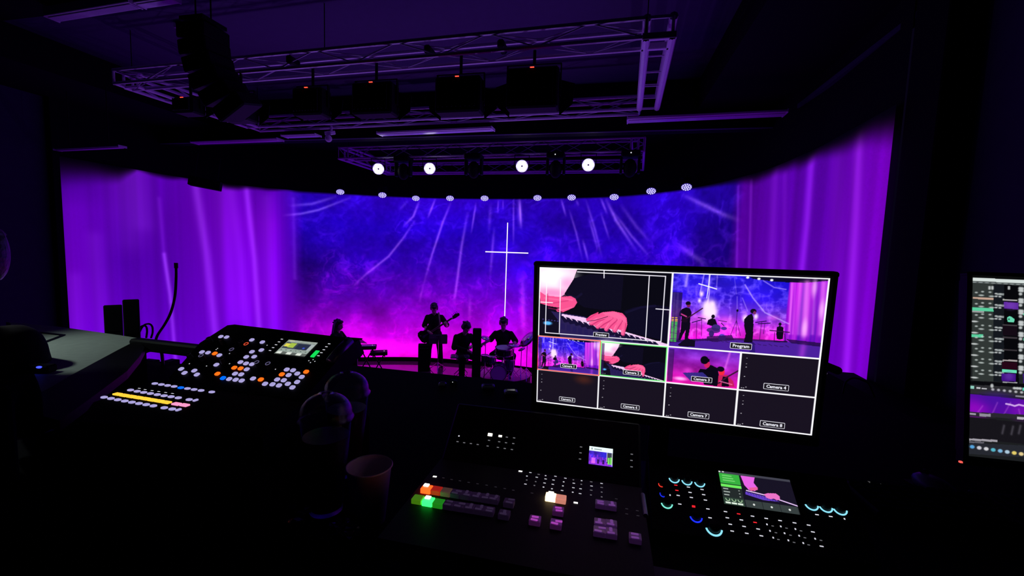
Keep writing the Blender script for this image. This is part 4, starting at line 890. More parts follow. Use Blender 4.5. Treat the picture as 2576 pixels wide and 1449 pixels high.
cv.poly(c3((1165, 895), (1320, 893), (1360, 930), (1230, 960)), (50, 40, 130), .95)
for k in range(7):
    for j in range(3): e3(1195 + k * 20 + j * 16, 905 + j * 13, 1, 1, (15, 10, 40))
for k, ux_ in enumerate((.5, 0.0, .25)):                       # dark side columns of the audio meters
    cv.rect(ux_ * CW + 4, .5 * CH + 6, ux_ * CW + (12 if k else 17), .75 * CH - 6, (30, 10, 60), .55)
    for j in range(22): cv.rect(ux_ * CW + 5, .5 * CH + 12 + j * 4, ux_ * CW + (11 if k else 15), .5 * CH + 13 + j * 4, (90, 50, 140), .35)
def pm_(x, y): return (muv(x, y)[0] * CW, muv(x, y)[1] * CH)
cv.poly([pm_(1092, 285), (pm_(1166, 288)), pm_(1140, 662), pm_(1072, 655)], (30, 14, 70), .75)
for cxx in (0, 1):
    for j in range(34):
        f = j / 33; x = 1104 + cxx * 28 - f * 22 + (0 if cxx == 0 else -2); y = 292 + f * 362 + cxx * 2; a = pm_(x, y); on = f > .50
        col = (250, 200, 60) if f < .60 else (70, 220, 70); cv.rect(a[0] - 2.5, a[1] - .4, a[0] + 3.0, a[1] + .6, col if on else (110, 90, 170), 1 if on else .4)
for (cx_, cy_) in ((.75, .5), (0, .75), (.25, .75), (.5, .75), (.75, .75)):
    X0, Y0 = cx_ * CW, cy_ * CH
    cv.rect(X0, Y0, X0 + CW / 4, Y0 + CH / 4, (23, 17, 30))
    for dx, dy in ((.08, .13), (.08, .28), (.08, .37), (.07, .62), (.04, .93), (.07, .93), (.10, .90)): cv.rect(X0 + dx * CW / 4 - .8, Y0 + dy * CH / 4 - .3, X0 + dx * CW / 4 + 1.2, Y0 + dy * CH / 4 + .3, (210, 205, 215), .8)
cv.ell(.19 * CW, .79 * CH, 22, 12, (75, 35, 28), .8, soft=.9)
for (cx_, cy_) in ((0, .5), (.25, .5)):
    for dx in (.03, .06, .09): cv.ell((cx_ + dx * .25) * CW, (cy_ + .23) * CH, 1.3, 1.3, (230, 220, 230))
W_ = (250, 248, 255)
for k in range(4): cv.ell((.13 + .018 * k) * CW, .515 * CH, 1.5, 1.3, (255, 255, 255))
def gl(pts, wd=4.2, col=W_): cv.line([(u * (CW - 1), v * (CH - 1)) for u, v in pts], wd, col)
gl([(0, .0), (1, 0)], 6); gl([(0, 0), (0, .5)], 6); gl([(1, 0), (1, 1)], 8); gl([(0, 1), (1, 1)], 7); gl([(0, .75), (0, 1)], 6)
gl([(.5, 0), (.5, .5)], 5); gl([(0, .5), (1, .5)], 4); gl([(0, .75), (1, .75)], 4); gl([(.25, .5), (.25, 1)], 4); gl([(.5, .5), (.5, 1)], 4); gl([(.75, .5), (.75, 1)], 5)
gl([(0, .5), (.25, .5), (.25, .75), (0, .75), (0, .5)], 2.6, (255, 70, 50)); gl([(.254, .505), (.497, .505), (.497, .745), (.254, .745), (.254, .505)], 3, (120, 245, 130))
for a_, b_ in (((370, 132), (1038, 166)), ((1038, 166), (1003, 660)), ((915, 165), (886, 652)), ((137, 215), (127, 592)), ((243, 190), (233, 592)), ((127, 592), (1003, 660)), ((572, 118), (572, 178)), ((93, 360), (182, 366)), ((965, 412), (1065, 420))):
    cv.line([pm_(*a_), pm_(*b_)], 2.4, (248, 244, 255))
mon = thing('monitor', 'large black monitor showing eight camera pictures with white dividing lines, right of centre', 'monitor', MP.m)
screen_part('screen', cv, MW_, MH_, mon, SCM)
fr = MB(); bt = .011
for c_, d_ in (((MW_ / 2, bt / 2 + .001, -.006), (MW_ + 2 * bt + .004, bt, .022)), ((MW_ / 2, -MH_ - .011, -.006), (MW_ + 2 * bt + .004, .02, .022)), ((-bt / 2 - .001, -MH_ / 2, -.006), (bt, MH_ + .02, .022)), ((MW_ + bt / 2 + .001, -MH_ / 2, -.006), (bt, MH_ + .02, .022))): fr.box(c_, d_, bevel=.003)
fr.build('bezel', BLK, mon)
MB().box((MW_ / 2, -MH_ / 2, -.018), (MW_ + .018, MH_ + .018, .03), bevel=.01).build('back_cover', BLK, mon)
inv = MP.m.inverted(); pb = MP.m @ V((MW_ / 2, -MH_ * .6, -.05)); pf = V((pb.x, pb.y + .03, CZ + DZ + .012))
MB().cyl(inv @ pb, inv @ pf, .022, n=16).build('stand_column', BLK, mon)
o = MB().box((0, 0, 0), (.26, .2, .02), bevel=.006).build('stand_base', BLK, mon); o.matrix_world = Matrix.Translation(pf)
caps = [(n_, x_, y_, h_ * .66) for n_, x_, y_, h_ in [('Preview', 550, 610, .0105), ('Program', 1610, 695, .0125), ('Camera 1', 303, 847, .0100), ('Camera 2', 785, 897, .0105), ('Camera 3', 1312, 948, .0112), ('Camera 4', 1877, 1006, .0125), ('Camera 5', 292, 1100, .0100), ('Camera 6', 770, 1156, .0108), ('Camera 7', 1288, 1220, .0116), ('Camera 8', 1848, 1290, .0125)]]
for s_, x, y, h_ in caps:
    u, v = muv(x, y); w2 = len(s_) * h_ * .30 + .0015; h2 = h_ * .72
    b = MB(); b.prism([(a + u * MW_, c_ - v * MH_) for a, c_ in rrect(w2, h2, .0014)], .0012, .0016); b.build('caption_plate', TXT, mon)
    b = MB(); b.prism([(a + u * MW_, c_ - v * MH_) for a, c_ in rrect(w2 - .0008, h2 - .0008, .0009)], .0014, .0018); b.build('caption_plate', TXB, mon)
    text('caption', s_, h_ * 1.02, mon, (u * MW_, -v * MH_, .0021), TXT)

# ---------------- right-hand monitor, cut by the frame
ex = V((math.cos(math.radians(1)), math.sin(math.radians(1)), 0)); o3 = V(CAM) + V(ray(2446, 698)) * .81
RP = Plane(o3, ex, V((0, .1225, 1))); RWm, RHm = .60, .336
FR, NL, NR, NH = .24, 230, 50, 430
c2 = Canvas(NL + NR, NH, (30, 32, 34))
def q4(x, y): a, b = RP.hit(2276 + x / 2.415, 660 + y / 2.415); return (a / RWm / FR * NL, -b / RHm * NH)
def r4(x0, y0, x1, y1, col, al=1): c2.poly([q4(x0, y0), q4(x1, y0 + (x1 - x0) * .052), q4(x1, y1 + (x1 - x0) * .06), q4(x0, y1)], col, al)
def d4(x, y, w_=5, h_=3, col=(215, 220, 220), al=.9): c2.ell(*q4(x, y), w_ / 2.415 * 1.5, h_ / 2.415 * 1.3, col, al, soft=.4)
c2.a[:, NL:] = np.array((26, 24, 36)) / 255.
r4(408, 125, 535, 715, (52, 58, 56)); r4(535, 130, 600, 720, (22, 26, 32)); r4(600, 130, 690, 735, (8, 8, 12)); r4(690, 135, 900, 740, (34, 38, 40))
r4(405, 92, 900, 112, (225, 235, 232)); r4(405, 112, 900, 124, (60, 66, 66))
for x in range(420, 730, 38): d4(x, 120 + (x - 410) * .05, 12, 2, (190, 200, 200), .8)
r4(412, 209, 536, 221, (205, 170, 150)); r4(408, 272, 536, 292, (95, 215, 165)); r4(402, 434, 474, 452, (95, 215, 165)); r4(408, 292, 480, 302, (160, 165, 165))
for row in range(8):
    y0 = 178 + row * 68
    for x, dy in ((432, 5), (470, 0), (515, 3), (462, 22), (525, 28)): d4(x, y0 + dy, 7 if dy < 20 else 12, 4, (205, 215, 212), .8)
    if row > 1: d4(420, y0 + 44, 16, 4)
    for x, dy in ((552, -4), (578, -2), (552, 12), (575, 14)): d4(x, y0 + dy + 16, 7, 4)
    r4(556, y0 + 8, 600, y0 + 20, (170, 178, 178), .8)
    for x, dy in ((697, 0), (710, 1), (697, 14), (710, 15), (700, 34)): d4(x, y0 + dy - 20, 8, 7, (215, 220, 220))
for y in (150, 160): 
    for x in (512, 530, 630): d4(x, y, 6, 5)
for y, cc in ((222, (180, 180, 175)), (375, (70, 64, 70)), (450, (60, 55, 60)), (525, (60, 55, 60)), (588, (170, 160, 160)), (722, (160, 160, 165))): r4(592, y, 680, y + 8, cc)
r4(600, 240, 688, 280, (95, 40, 160)); c2.ell(*q4(640, 262), 14, 9, (130, 70, 200), .6, soft=.8); r4(592, 382, 680, 440, (22, 12, 22)); r4(588, 602, 680, 645, (40, 6, 24)); r4(588, 648, 676, 666, (110, 235, 190)); r4(586, 672, 672, 718, (70, 20, 140)); c2.ell(*q4(630, 690), 10, 9, (110, 60, 180), .6, soft=.8)
c2.poly([q4(618, 335), q4(632, 326), q4(645, 330), q4(664, 345), q4(660, 364), q4(622, 360)], (110, 225, 185)); d4(630, 345, 4, 4, (20, 60, 50))
r4(715, 675, 800, 730, (60, 30, 120)); r4(717, 310, 724, 320, (95, 215, 165)); r4(717, 458, 724, 474, (95, 215, 165)); r4(388, 718, 900, 745, (10, 10, 14)); r4(388, 740, 900, 792, (46, 46, 50))
r4(396, 748, 418, 766, (150, 215, 200)); r4(434, 756, 456, 766, (200, 200, 205)); r4(464, 760, 495, 768, (190, 190, 195)); d4(527, 748, 7, 10)
for k in range(6): d4(532 + k * 35, 770 + k * 3.5, 7, 6, (205, 205, 210))
for k in range(3): d4(664 + k * 17, 762 + k * 1, 8, 6)
r4(712, 760, 724, 776, (95, 225, 190)); r4(670, 806, 800, 816, (140, 140, 145))
c2.poly([q4(392, 797), q4(900, 850), q4(900, 960), q4(388, 905)], (90, 12, 170))
sl_ = [q4(392, 850), q4(724, 890)]
c2.ell(*q4(420, 890), 30, 20, (170, 10, 210), .7, soft=.9); c2.ell(*q4(560, 830), 40, 14, (70, 20, 170), .6, soft=.9); c2.ell(*q4(700, 900), 24, 18, (150, 20, 200), .5, soft=.9)
for a_, b_ in (((470, 870), (440, 910)), ((560, 850), (530, 915)), ((690, 890), (700, 935)), ((640, 850), (600, 920))): c2.line([q4(*a_), q4(*b_)], 2, (200, 110, 230), .35, gauss=True)
c2.line([q4(612, 857), q4(640, 862), q4(665, 870), q4(690, 862), q4(724, 870)], 4, (230, 190, 250), .9)
r4(388, 905, 900, 930, (44, 42, 50)); r4(388, 912, 430, 922, (170, 160, 180)); r4(450, 915, 520, 932, (150, 145, 160)); r4(680, 936, 760, 950, (190, 185, 195))
c2.poly([q4(386, 935), q4(900, 990), q4(900, 1120), q4(384, 1065)], (24, 22, 28))
for x, y in ((655, 1020), (700, 1015), (600, 1015)): c2.line([q4(x, y - 25), q4(x - 10, y + 20)], 3, (130, 125, 140), .4, gauss=True)
r4(384, 1066, 560, 1078, (190, 185, 195), .85); r4(384, 1082, 480, 1092, (120, 118, 130), .8); r4(384, 1092, 900, 1160, (40, 42, 50))
for k, cc in enumerate([(90, 170, 230), (210, 210, 220), (220, 220, 225), (90, 190, 210), (130, 190, 230), (180, 210, 230), (240, 215, 110), (240, 215, 150)]):
    x = 407 + k * 42.5; y = 1117 + k * 6.2; c2.ell(*q4(x, y), 6.5, 4.6, cc, 1, soft=.25)
for i in range(6):
    for j_ in range(7): c2.rect(NL + 2 + i * 8, 40 + j_ * 34, NL + 8 + i * 8, 62 + j_ * 34, (36, 30, 50) if (i + j_) % 3 else (64, 22, 110)); c2.rect(NL + 2 + i * 8, 65 + j_ * 34, NL + 6 + i * 8, 67 + j_ * 34, (150, 150, 155))
c2.rect(NL, 0, NL + NR, 8, (225, 235, 232)); c2.rect(NL, 9, NL + NR, 16, (60, 66, 66)); c2.rect(NL, 288, NL + NR, 335, (80, 12, 160)); c2.rect(NL, 336, NL + NR, 345, (44, 42, 50)); c2.rect(NL, 404, NL + NR, NH, (40, 42, 50))
m2 = thing('monitor', 'black monitor with list panels and a taskbar at the right edge of the picture', 'monitor', RP.m)
X1 = np.concatenate([np.linspace(0, FR, NL, endpoint=False), np.linspace(FR, 1, NR)]) * RWm; Xg, Yg = np.meshgrid(X1, np.linspace(0, -RHm, NH))
link('screen', grid_mesh('screen', np.stack([Xg, Yg, np.full_like(Xg, .001)], -1), NL + NR, NH, c2.colors(), screen_mat('lit_display_dim', .9)), parent=m2)
fr = MB()
for c_, d_ in (((RWm / 2, .006, -.006), (RWm + .02, .010, .022)), ((RWm / 2, -RHm - .009, -.006), (RWm + .02, .016, .022)), ((-.005, -RHm / 2, -.006), (.009, RHm + .02, .022)), ((RWm + .005, -RHm / 2, -.006), (.009, RHm + .02, .022))): fr.box(c_, d_, bevel=.003)
fr.build('bezel', BLK, m2); MB().box((RWm / 2, -RHm / 2, -.018), (RWm + .01, RHm + .01, .03), bevel=.01).build('back_cover', BLK, m2)
inv = RP.m.inverted(); pb = RP.m @ V((RWm / 2, -RHm * .6, -.05)); pf = V((pb.x, pb.y + .03, CZ + DZ + .012))
MB().cyl(inv @ pb, inv @ pf, .02, n=16).build('stand_column', BLK, m2); o = MB().box((0, 0, 0), (.3, .2, .02), bevel=.006).build('stand_base', BLK, m2); o.matrix_world = Matrix.Translation(pf)
p = onz(2426, 1163, -.40); p = V(CAM) + (p - V(CAM)).normalized() * 1.0
o = MB().box((0, 0, 0), (.016, .004, .003)).build('power_light', mat('red_led', (.1, 0, 0), emit=(255, 90, 80), es=1.2), m2); o.matrix_world = Matrix.Translation(V(CAM) + V(ray(2426, 1163)) * .80)

# ---------------- key shapes shared between copies
LAV = mat('key_lavender', (.4, .38, .5), .4, emit=(168, 160, 214), es=1.0); ORG = mat('key_orange', (.5, .2, .05), .4, emit=(255, 105, 20), es=1.3); BLU = mat('key_blue', (.05, .2, .5), .4, emit=(0, 100, 255), es=1.2)
YEL = mat('key_yellow', (.6, .45, .1), .4, emit=(255, 200, 55), es=1.15); PNK = mat('key_pink', (.6, .3, .4), .4, emit=(255, 150, 195), es=1.1); DOT = mat('white_legend', (.5, .5, .5), emit=(210, 210, 220), es=1.0)
DIM = mat('dim_legend', (.2, .2, .2), emit=(105, 105, 110), es=1.0); GRN = mat('green_display', (.05, .3, .1), emit=(20, 225, 90), es=1.0)
def keymesh(name, w2, h2, r, z, dome=.0008):
    b = MB(); b.prism(rrect(w2, h2, r), 0, z); q = rrect(w2 - dome, h2 - dome, max(r - dome, .0003)); b.prism(q, z - .0002, z + dome * .6); return b.mesh(name)
def put(parent, name, me, m, x, y, rz=0.0, z=0.0):
    if not me.materials: me.materials.append(m)
    o = bpy.data.objects.new(name, me); COL.objects.link(o); o.parent = parent; o.location = (x, y, z); o.rotation_euler = (0, 0, rz)
    o.material_slots[0].link = 'OBJECT'; o.material_slots[0].material = m; return o

# ---------------- lighting console
ang = math.radians(-3.0); EX = V((math.cos(ang), math.sin(ang), 0)); FW = V((-math.sin(ang), math.cos(ang), 0))
LZ = -.35
LO = onz(380, 990, LZ); LD = Plane(LO, EX, FW)
TILT = math.radians(28); h0 = onz(430, 962, LZ); h1 = onz(760, 1003, LZ)
LU = Plane(h0, EX, FW * math.cos(TILT) + V((0, 0, 1)) * math.sin(TILT))
def Z6(x, y): return 420 + x / 5.367, 800 + y / 5.367
def Z7(x, y): return x / 2.862, 760 + y / 2.862
con = thing('lighting_console', 'black lighting console with rows of lavender, orange and yellow lit keys, left of centre', 'console', LD.m)
inv = LD.m.inverted(); UM = inv @ LU.m
def upper(b, name, m, z=0.0):
    o = b.build(name, m, con); o.matrix_local = UM; return o
pol = [LU.hit(*q) for q in ((572, 818), (590, 816), (886, 851), (893, 858), (850, 905), (762, 1006), (430, 965), (425, 950), (503, 862))]
b = MB(); b.prism(pol, -.05, -.0002); upper(b, 'display_deck', BLK)
b = MB(); r0, r1 = LU.hit(886, 851), LU.hit(572, 818); b.prism([(r1[0], r1[1] - .0), (r1[0] - .0, r1[1] + .02), (r0[0] + .0, r1[1] + .02), (r0[0] + .0, r0[1])], -.07, -.02); upper(b, 'rear_housing', BLK)
ck = MB(); s0, s1 = LU.hit(881, 860), LU.hit(832, 912); ck.tube([(s0[0], s0[1], .004), ((s0[0] + s1[0]) / 2, (s0[1] + s1[1]) / 2, .006), (s1[0], s1[1], .002)], .0125, 12)
o = ck.build('end_cheek', mat('violet_sheen_metal', (.35, .25, .5), .3, .6), con, True); o.matrix_local = UM  # aluminium cheek, violet of the reflected backdrop put into its colour
o = MB().cyl((s0[0] + .0, s0[1] - .012, .014), (s0[0], s0[1] - .012, .018), .005).build('cheek_screw', BLK, con); o.matrix_local = UM
dk_ = [LD.hit(*q) for q in ((235, 1012), (395, 955), (775, 1002), (660, 1100), (200, 1060))]
b = MB(); b.prism(dk_, -.05, -.0002); b.build('key_deck', BLKM, con)
bx0 = LD.hit(200, 1060); MB().box((.17, .02, -.11), (.55, .34, .12), bevel=.01).build('base', BLKM, con)
K_o = keymesh('key', .0066, .0046, .0038, .0026); K_r = keymesh('key', .0062, .0053, .0036, .0026); K_y = keymesh('key', .0090, .0050, .0006, .003, .0003); K_d = keymesh('legend', .0035, .0011, .0004, .0004, .0001); K_dot = keymesh('legend', .0013, .0013, .0009, .0004, .0001)
def lk(lst, me, m, f, pl, name='key'):
    for q in lst:
        x, y = pl.hit(*f(*q)); o = put(con, name, me, m, x, y)
        if pl is LU: o.matrix_local = UM @ Matrix.Translation((x, y, 0))
lk([(730,255),(808,262),(1148,300),(1290,330),(475,463),(557,472),(710,507),(1150,460),(1277,437),(1073,530),(1180,527),(670,635),(995,600),(1070,618),(1150,628),(1080,697),(195,692),(240,745),(372,715),(407,768),(922,756),(1005,766),(843,828),(930,838),(1012,850),(1165,822),(1620,700),(1705,710),(1762,755),(1645,775),(1822,800),(1490,835),(1580,845),(1635,893),(1760,868),(1327,893),(1515,915),(1697,942),(1427,900)], K_r, LAV, Z6, LU)
lk([(648,483),(912,675),(997,685),(685,757),(1270,835),(1553,765),(1882,730)], K_r, ORG, Z6, LU); lk([(760, 815)], K_r, BLU, Z6, LU)
lk([(1552,286),(1513,323),(1473,361),(1434,400),(1392,439),(2190,349),(2153,388),(2118,429),(2085,468),(2045,510)], K_d, DOT, Z6, LU, 'legend')
lk([(1916,577),(1973,563),(1997,586),(1938,602),(683,411),(665,427),(303,617),(535,648),(1352,368),(1465,692),(845,480),(845,617)], K_dot, DOT, Z6, LU, 'legend')
kn = MB().lathe([(.0001, .014), (.0055, .014), (.006, .012), (.007, .001), (.0075, 0)], 18).mesh('encoder', True)
RING = mat('grey_ring', (.25, .25, .3), .3)
rg = MB().lathe([(.0062, .0142), (.0062, .0150), (.0045, .0150), (.0045, .0142)], 18).mesh('ring')
for q in [(592,325),(760,345),(1022,370),(905,480),(495,562),(322,540),(770,600),(1242,655),(1393,672),(1100,405)]:
    x, y = LU.hit(*Z6(*q)); o = put(con, 'encoder', kn, BLK, x, y); o.matrix_local = UM @ Matrix.Translation((x, y, 0)); put(o, 'ring', rg, mat('ring_white', (.3, .3, .3), emit=(90, 85, 120), es=1) if q[0] in (495, 1242, 1393, 905) else (mat('ring_red', (.3, .05, .03), emit=(235, 80, 50), es=1) if q[0] == 1100 else RING), 0, 0)
gx, gy = LU.hit(*Z6(2000, 488)); g_ = put(con, 'status_light', keymesh('status_light', .0055, .012, .0005, .002, .0002), GRN, gx, gy); g_.matrix_local = UM @ Matrix.Translation((gx, gy, 0))
lk([(1115,590),(1162,597),(1207,604),(1254,611),(1350,626),(1398,633),(1448,640),(1525,651),(940,637),(988,646),(1035,654),(1083,662),(1133,670),(1182,678),(1232,685),(1284,693),(1362,706),(750,689),(799,698),(848,707),(899,716),(950,725),(1001,734),(1053,742),(1105,751),(1183,765),(1240,774)], K_o, LAV, Z7, LD)
lk([(1302, 620)], K_o, BLU, Z7, LD); lk([(848,667),(897,676),(947,684),(997,692),(1048,700),(1098,709),(1149,717),(1200,726)], K_y, YEL, Z7, LD); lk([(1272,738),(1330,746)], K_y, PNK, Z7, LD)
lk([(1003,621),(1045,630),(1095,637),(1143,644),(1193,651),(1242,658)], K_d, DOT, Z7, LD, 'legend'); lk([(1408,711),(1285,780)], keymesh('key', .0028, .005, .001, .003), LAV, Z7, LD)
# its touch screen
s = [LU.hit(*Z6(*q)) for q in ((1640, 298), (2035, 335), (1862, 533), (1455, 485))]
sw = (s[1][0] - s[0][0] + s[2][0] - s[3][0]) / 2; sh = (s[0][1] - s[3][1] + s[1][1] - s[2][1]) / 2; sx0 = (s[0][0] + s[3][0]) / 2; sy0 = (s[0][1] + s[1][1]) / 2
c3_ = Canvas(130, 80, (135, 145, 140)); n = fbm(80, 130, 14, 10, 4, 3); c3_.a *= (.75 + .5 * n)[..., None]
c3_.rect(4, 2, 126, 8, (150, 160, 150)); c3_.rect(10, 3, 30, 6, (200, 190, 150)); c3_.rect(4, 14, 126, 46, (60, 68, 80)); c3_.rect(6, 20, 24, 36, (215, 205, 80)); c3_.rect(25, 16, 50, 40, (160, 185, 70)); c3_.rect(60, 18, 110, 44, (38, 44, 66)); c3_.rect(90, 34, 98, 40, (60, 80, 200)); c3_.rect(112, 14, 126, 46, (160, 170, 170))
for k in range(6):
    c3_.rect(5 + k * 21, 50, 22 + k * 21, 62, (150, 165, 155), .8); c3_.rect(5 + k * 21, 64, 23 + k * 21, 76, (220, 225, 215) if k % 2 == 0 else (90, 95, 90), .9); c3_.rect(8 + k * 21, 53, 14 + k * 21, 56, (70, 80, 75), .8)
c3_.rect(1, 76, 129, 79, (30, 32, 30), .8)
X_, Y_ = np.meshgrid(np.linspace(0, sw, 130), np.linspace(0, -sh, 80)); o = link('touch_screen', grid_mesh('touch_screen', np.stack([X_, Y_, np.full_like(X_, .0012)], -1), 130, 80, c3_.colors(), screen_mat('lit_display', 1.12)), parent=con); o.matrix_local = UM @ Matrix.Translation((sx0, sy0, 0))

# ---------------- vision mixer panel
AZ = -.41; AP = Plane(onz(1060, 1262, AZ), V((1, 0, 0)), V((0, 1, 0)))
def Z2(x, y): return 1020 + x / 3.724, 1060 + y / 3.724
vm = thing('vision_mixer', 'black video switcher panel with a glowing red, a green and a cream key', 'console', AP.m)
hy = AP.hit(1400, 1196)[1]; x0 = AP.hit(1020, 1265)[0]; x1 = AP.hit(1632, 1345)[0]; yb = AP.hit(1300, 1420)[1]
b = MB(); b.prism([(x0, yb), (x1, yb), (x1, hy), (x0, hy)], -.03, -.0002); b.build('key_deck', mat('panel_black', (.03, .03, .035), .55, spec=.1), vm)
AT = math.radians(42); AU = Plane(AP.m @ V((0, hy, 0)), V((1, 0, 0)), V((0, math.cos(AT), math.sin(AT)))); UA = AP.m.inverted() @ AU.m
o = MB().box(((x0 + x1) / 2, .06, -.0155), (x1 - x0, .125, .03), bevel=.004).build('display_deck', BLK, vm); o.matrix_local = UA
MB().box(((x0 + x1) / 2, (yb + hy) / 2 + .03, -.073), (x1 - x0 - .02, hy - yb - .02, .088), bevel=.01).build('base', BLKM, vm)
CAP = mat('clear_key_cap', (.5, .42, .6), .22, emit=(34, 14, 46), es=.8); CAPD = mat('dark_key_cap', (.25, .2, .3), .25, emit=(18, 9, 26), es=.7)  # unlit caps; dim violet emission stands in for reflected backdrop light
KR = mat('key_red', (.5, .05, .02), .3, emit=(255, 60, 15), es=4.0); KRD = mat('key_red_dim', (.4, .04, .03), .3, emit=(150, 25, 12), es=1); KG = mat('key_green', (.05, .5, .1), .3, emit=(30, 255, 70), es=5.0); KGD = mat('key_green_dim', (.05, .35, .05), .3, emit=(25, 120, 20), es=1)
KGY = mat('key_olive_dim', (.2, .3, .05), .3, emit=(60, 110, 12), es=1); KC = mat('key_cream', (.6, .5, .4), .3, emit=(255, 215, 150), es=3.2); KCD = mat('key_peach', (.5, .3, .25), .3, emit=(200, 125, 105), es=1); KM = mat('key_magenta_sheen', (.5, .3, .55), .22, emit=(46, 14, 52), es=.8); GLINTC = mat('key_glint', (.5, .4, .6), .2, emit=(96, 50, 122), es=.9); GLINTM = mat('key_glint_magenta', (.5, .3, .6), .2, emit=(160, 60, 165), es=.95); GLINTD = mat('key_glint_dark', (.3, .3, .35), .2, emit=(44, 32, 56), es=.8)
HOT = mat('key_lamp', (.8, .8, .8), emit=(255, 250, 230), es=3.0)
K_s = keymesh('key', .0086, .0078, .0015, .007, .0012); K_in = keymesh('key_lamp', .0045, .004, .001, .0008, .0003)
K_GLINT = [keymesh('key_glint', .0052, .0020, .0008, .0006, .0002), keymesh('key_glint', .0022, .0042, .0008, .0006, .0002)]  # painted glints on unlit keys, emission in place of violet reflections
rk2 = random.Random(8)
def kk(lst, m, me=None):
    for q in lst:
        x, y = AP.hit(*Z2(*q)); k_ = put(vm, 'key', me or K_s, m, x, y, 0, 0); wm = {CAP: GLINTC, CAPD: GLINTD, KM: GLINTM}.get(m)
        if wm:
            for a_, b_, i_ in ((rk2.uniform(-.002, .002), -.0048, 0), (rk2.uniform(-.001, .004), rk2.uniform(.001, .004), rk2.choice([0, 1]))): put(k_, 'key_glint', K_GLINT[i_], wm, a_, b_, rk2.uniform(-.1, .1), .0078)
kk([(200, 655)], KR); kk([(292, 668)], KRD); kk([(215, 772)], KG); kk([(117, 752)], KGY); kk([(312, 790)], KGD)
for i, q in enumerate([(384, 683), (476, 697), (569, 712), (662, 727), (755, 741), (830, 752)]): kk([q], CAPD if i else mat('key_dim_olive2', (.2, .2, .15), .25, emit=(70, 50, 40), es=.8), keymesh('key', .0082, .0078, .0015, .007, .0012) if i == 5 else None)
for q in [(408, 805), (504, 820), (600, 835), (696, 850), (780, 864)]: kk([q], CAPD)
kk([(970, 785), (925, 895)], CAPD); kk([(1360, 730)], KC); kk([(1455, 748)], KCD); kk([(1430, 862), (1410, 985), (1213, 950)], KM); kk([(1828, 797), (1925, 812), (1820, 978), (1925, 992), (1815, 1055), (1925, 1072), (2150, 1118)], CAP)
for q, m in (((196, 640), HOT), ((210, 757), HOT), ((1362, 715), HOT)):
    x, y = AP.hit(*Z2(*q)); put(vm, 'key_lamp', K_in, m, x, y, 0, .0080)
LG = keymesh('legend', .0022, .0009, .0003, .0003, .0001); LGs = keymesh('legend', .0014, .0012, .0003, .0003, .0001); LGb = keymesh('legend', .0034, .0020, .0003, .0004, .0001)
rows = [[(1170,480),(1248,497),(1313,509),(1405,515),(1498,533),(1573,548),(1650,556),(1740,567),(1837,582)],[(1138,513),(1230,524),(1313,540),(1387,550),(1482,567),(1577,580),(1647,590),(1743,606),(1838,620)],[(1136,550),(1220,565),(1303,578),(1380,590),(1475,605),(1573,622),(1640,632),(1740,645),(1838,663)],[(1124,588),(1208,601),(1293,616),(1372,632),(1467,648),(1567,664),(1636,677),(1737,690),(1838,708)]]
rnd = random.Random(4)
for r_ in rows:
    for q in r_: x, y = AP.hit(*Z2(*q)); put(vm, 'legend', rnd.choice([LG, LGs, LG]), rnd.choice([DOT, DOT, DIM]), x, y)
for q in [(275, 518), (1077, 468), (1595, 763)]: x, y = AP.hit(*Z2(*q)); put(vm, 'legend', LGb, mat('bright_legend', (.9, .9, .9), emit=(255, 250, 250), es=1.5), x, y)
for q in [(2073,820),(2172,838),(2073,868),(2178,885),(1975,727),(355,530),(432,545),(510,557),(592,572),(675,585),(760,598),(845,615),(930,630),(1010,645),(1185,672)]: x, y = AP.hit(*Z2(*q)); put(vm, 'legend', LG, mat('faint_legend', (.1, .1, .1), emit=(38, 36, 42), es=1), x, y)
def up_(q, me, m, n='legend'): x, y = AU.hit(*Z2(*q)); o = put(vm, n, me, m, x, y); o.matrix_local = UA @ Matrix.Translation((x, y, 0))
for q in [(488,190),(550,200),(613,208),(677,217),(783,178),(878,191),(942,200),(1010,208),(950,148),(1018,155),(770,231),(866,244),(930,254),(997,264),(1645,240),(1640,295),(1635,353),(2120,308),(2117,366),(2118,426)]: up_(q, LG, DIM)
up_((501, 137), LGs, DOT); up_((793, 125), keymesh('legend', .0045, .0030, .0004, .0005, .0001), HOT); up_((888, 138), LGb, HOT)
s = [AU.hit(*Z2(*q)) for q in ((1722, 232), (1944, 262), (1938, 430), (1716, 400))]; sw = (s[1][0] - s[0][0] + s[2][0] - s[3][0]) / 2; sh = (s[0][1] - s[3][1] + s[1][1] - s[2][1]) / 2
c4 = Canvas(84, 64, (70, 40, 200)); n = fbm(64, 84, 8, 6, 8, 3); c4.a *= (.6 + .8 * n)[..., None]
for k in range(12): c4.line([(k * 6, 26 + (k * 7) % 16), (k * 6 - 1, 60)], 2.5, (220, 60, 235), .6)
c4.rect(40, 18, 62, 34, (40, 40, 205), .7); c4.rect(2, 52, 80, 63, (190, 60, 235), .5); c4.rect(10, 40, 22, 58, (250, 120, 240), .7); c4.rect(30, 44, 36, 58, (30, 10, 60), .8); c4.rect(48, 44, 54, 58, (30, 10, 60), .8); c4.rect(0, 0, 83, 15, (232, 250, 250)); c4.rect(8, 5, 11, 11, (120, 140, 140)); c4.rect(18, 7, 44, 10, (110, 130, 130), .7)
c4.rect(63, 17, 83, 52, (60, 66, 80)); c4.rect(67, 34, 72, 56, (120, 230, 90)); c4.rect(75, 32, 79, 56, (120, 230, 90)); c4.line([(81, 16), (81, 60)], 2, (240, 240, 250)); c4.line([(63, 16), (63, 48)], 1.5, (240, 240, 250))
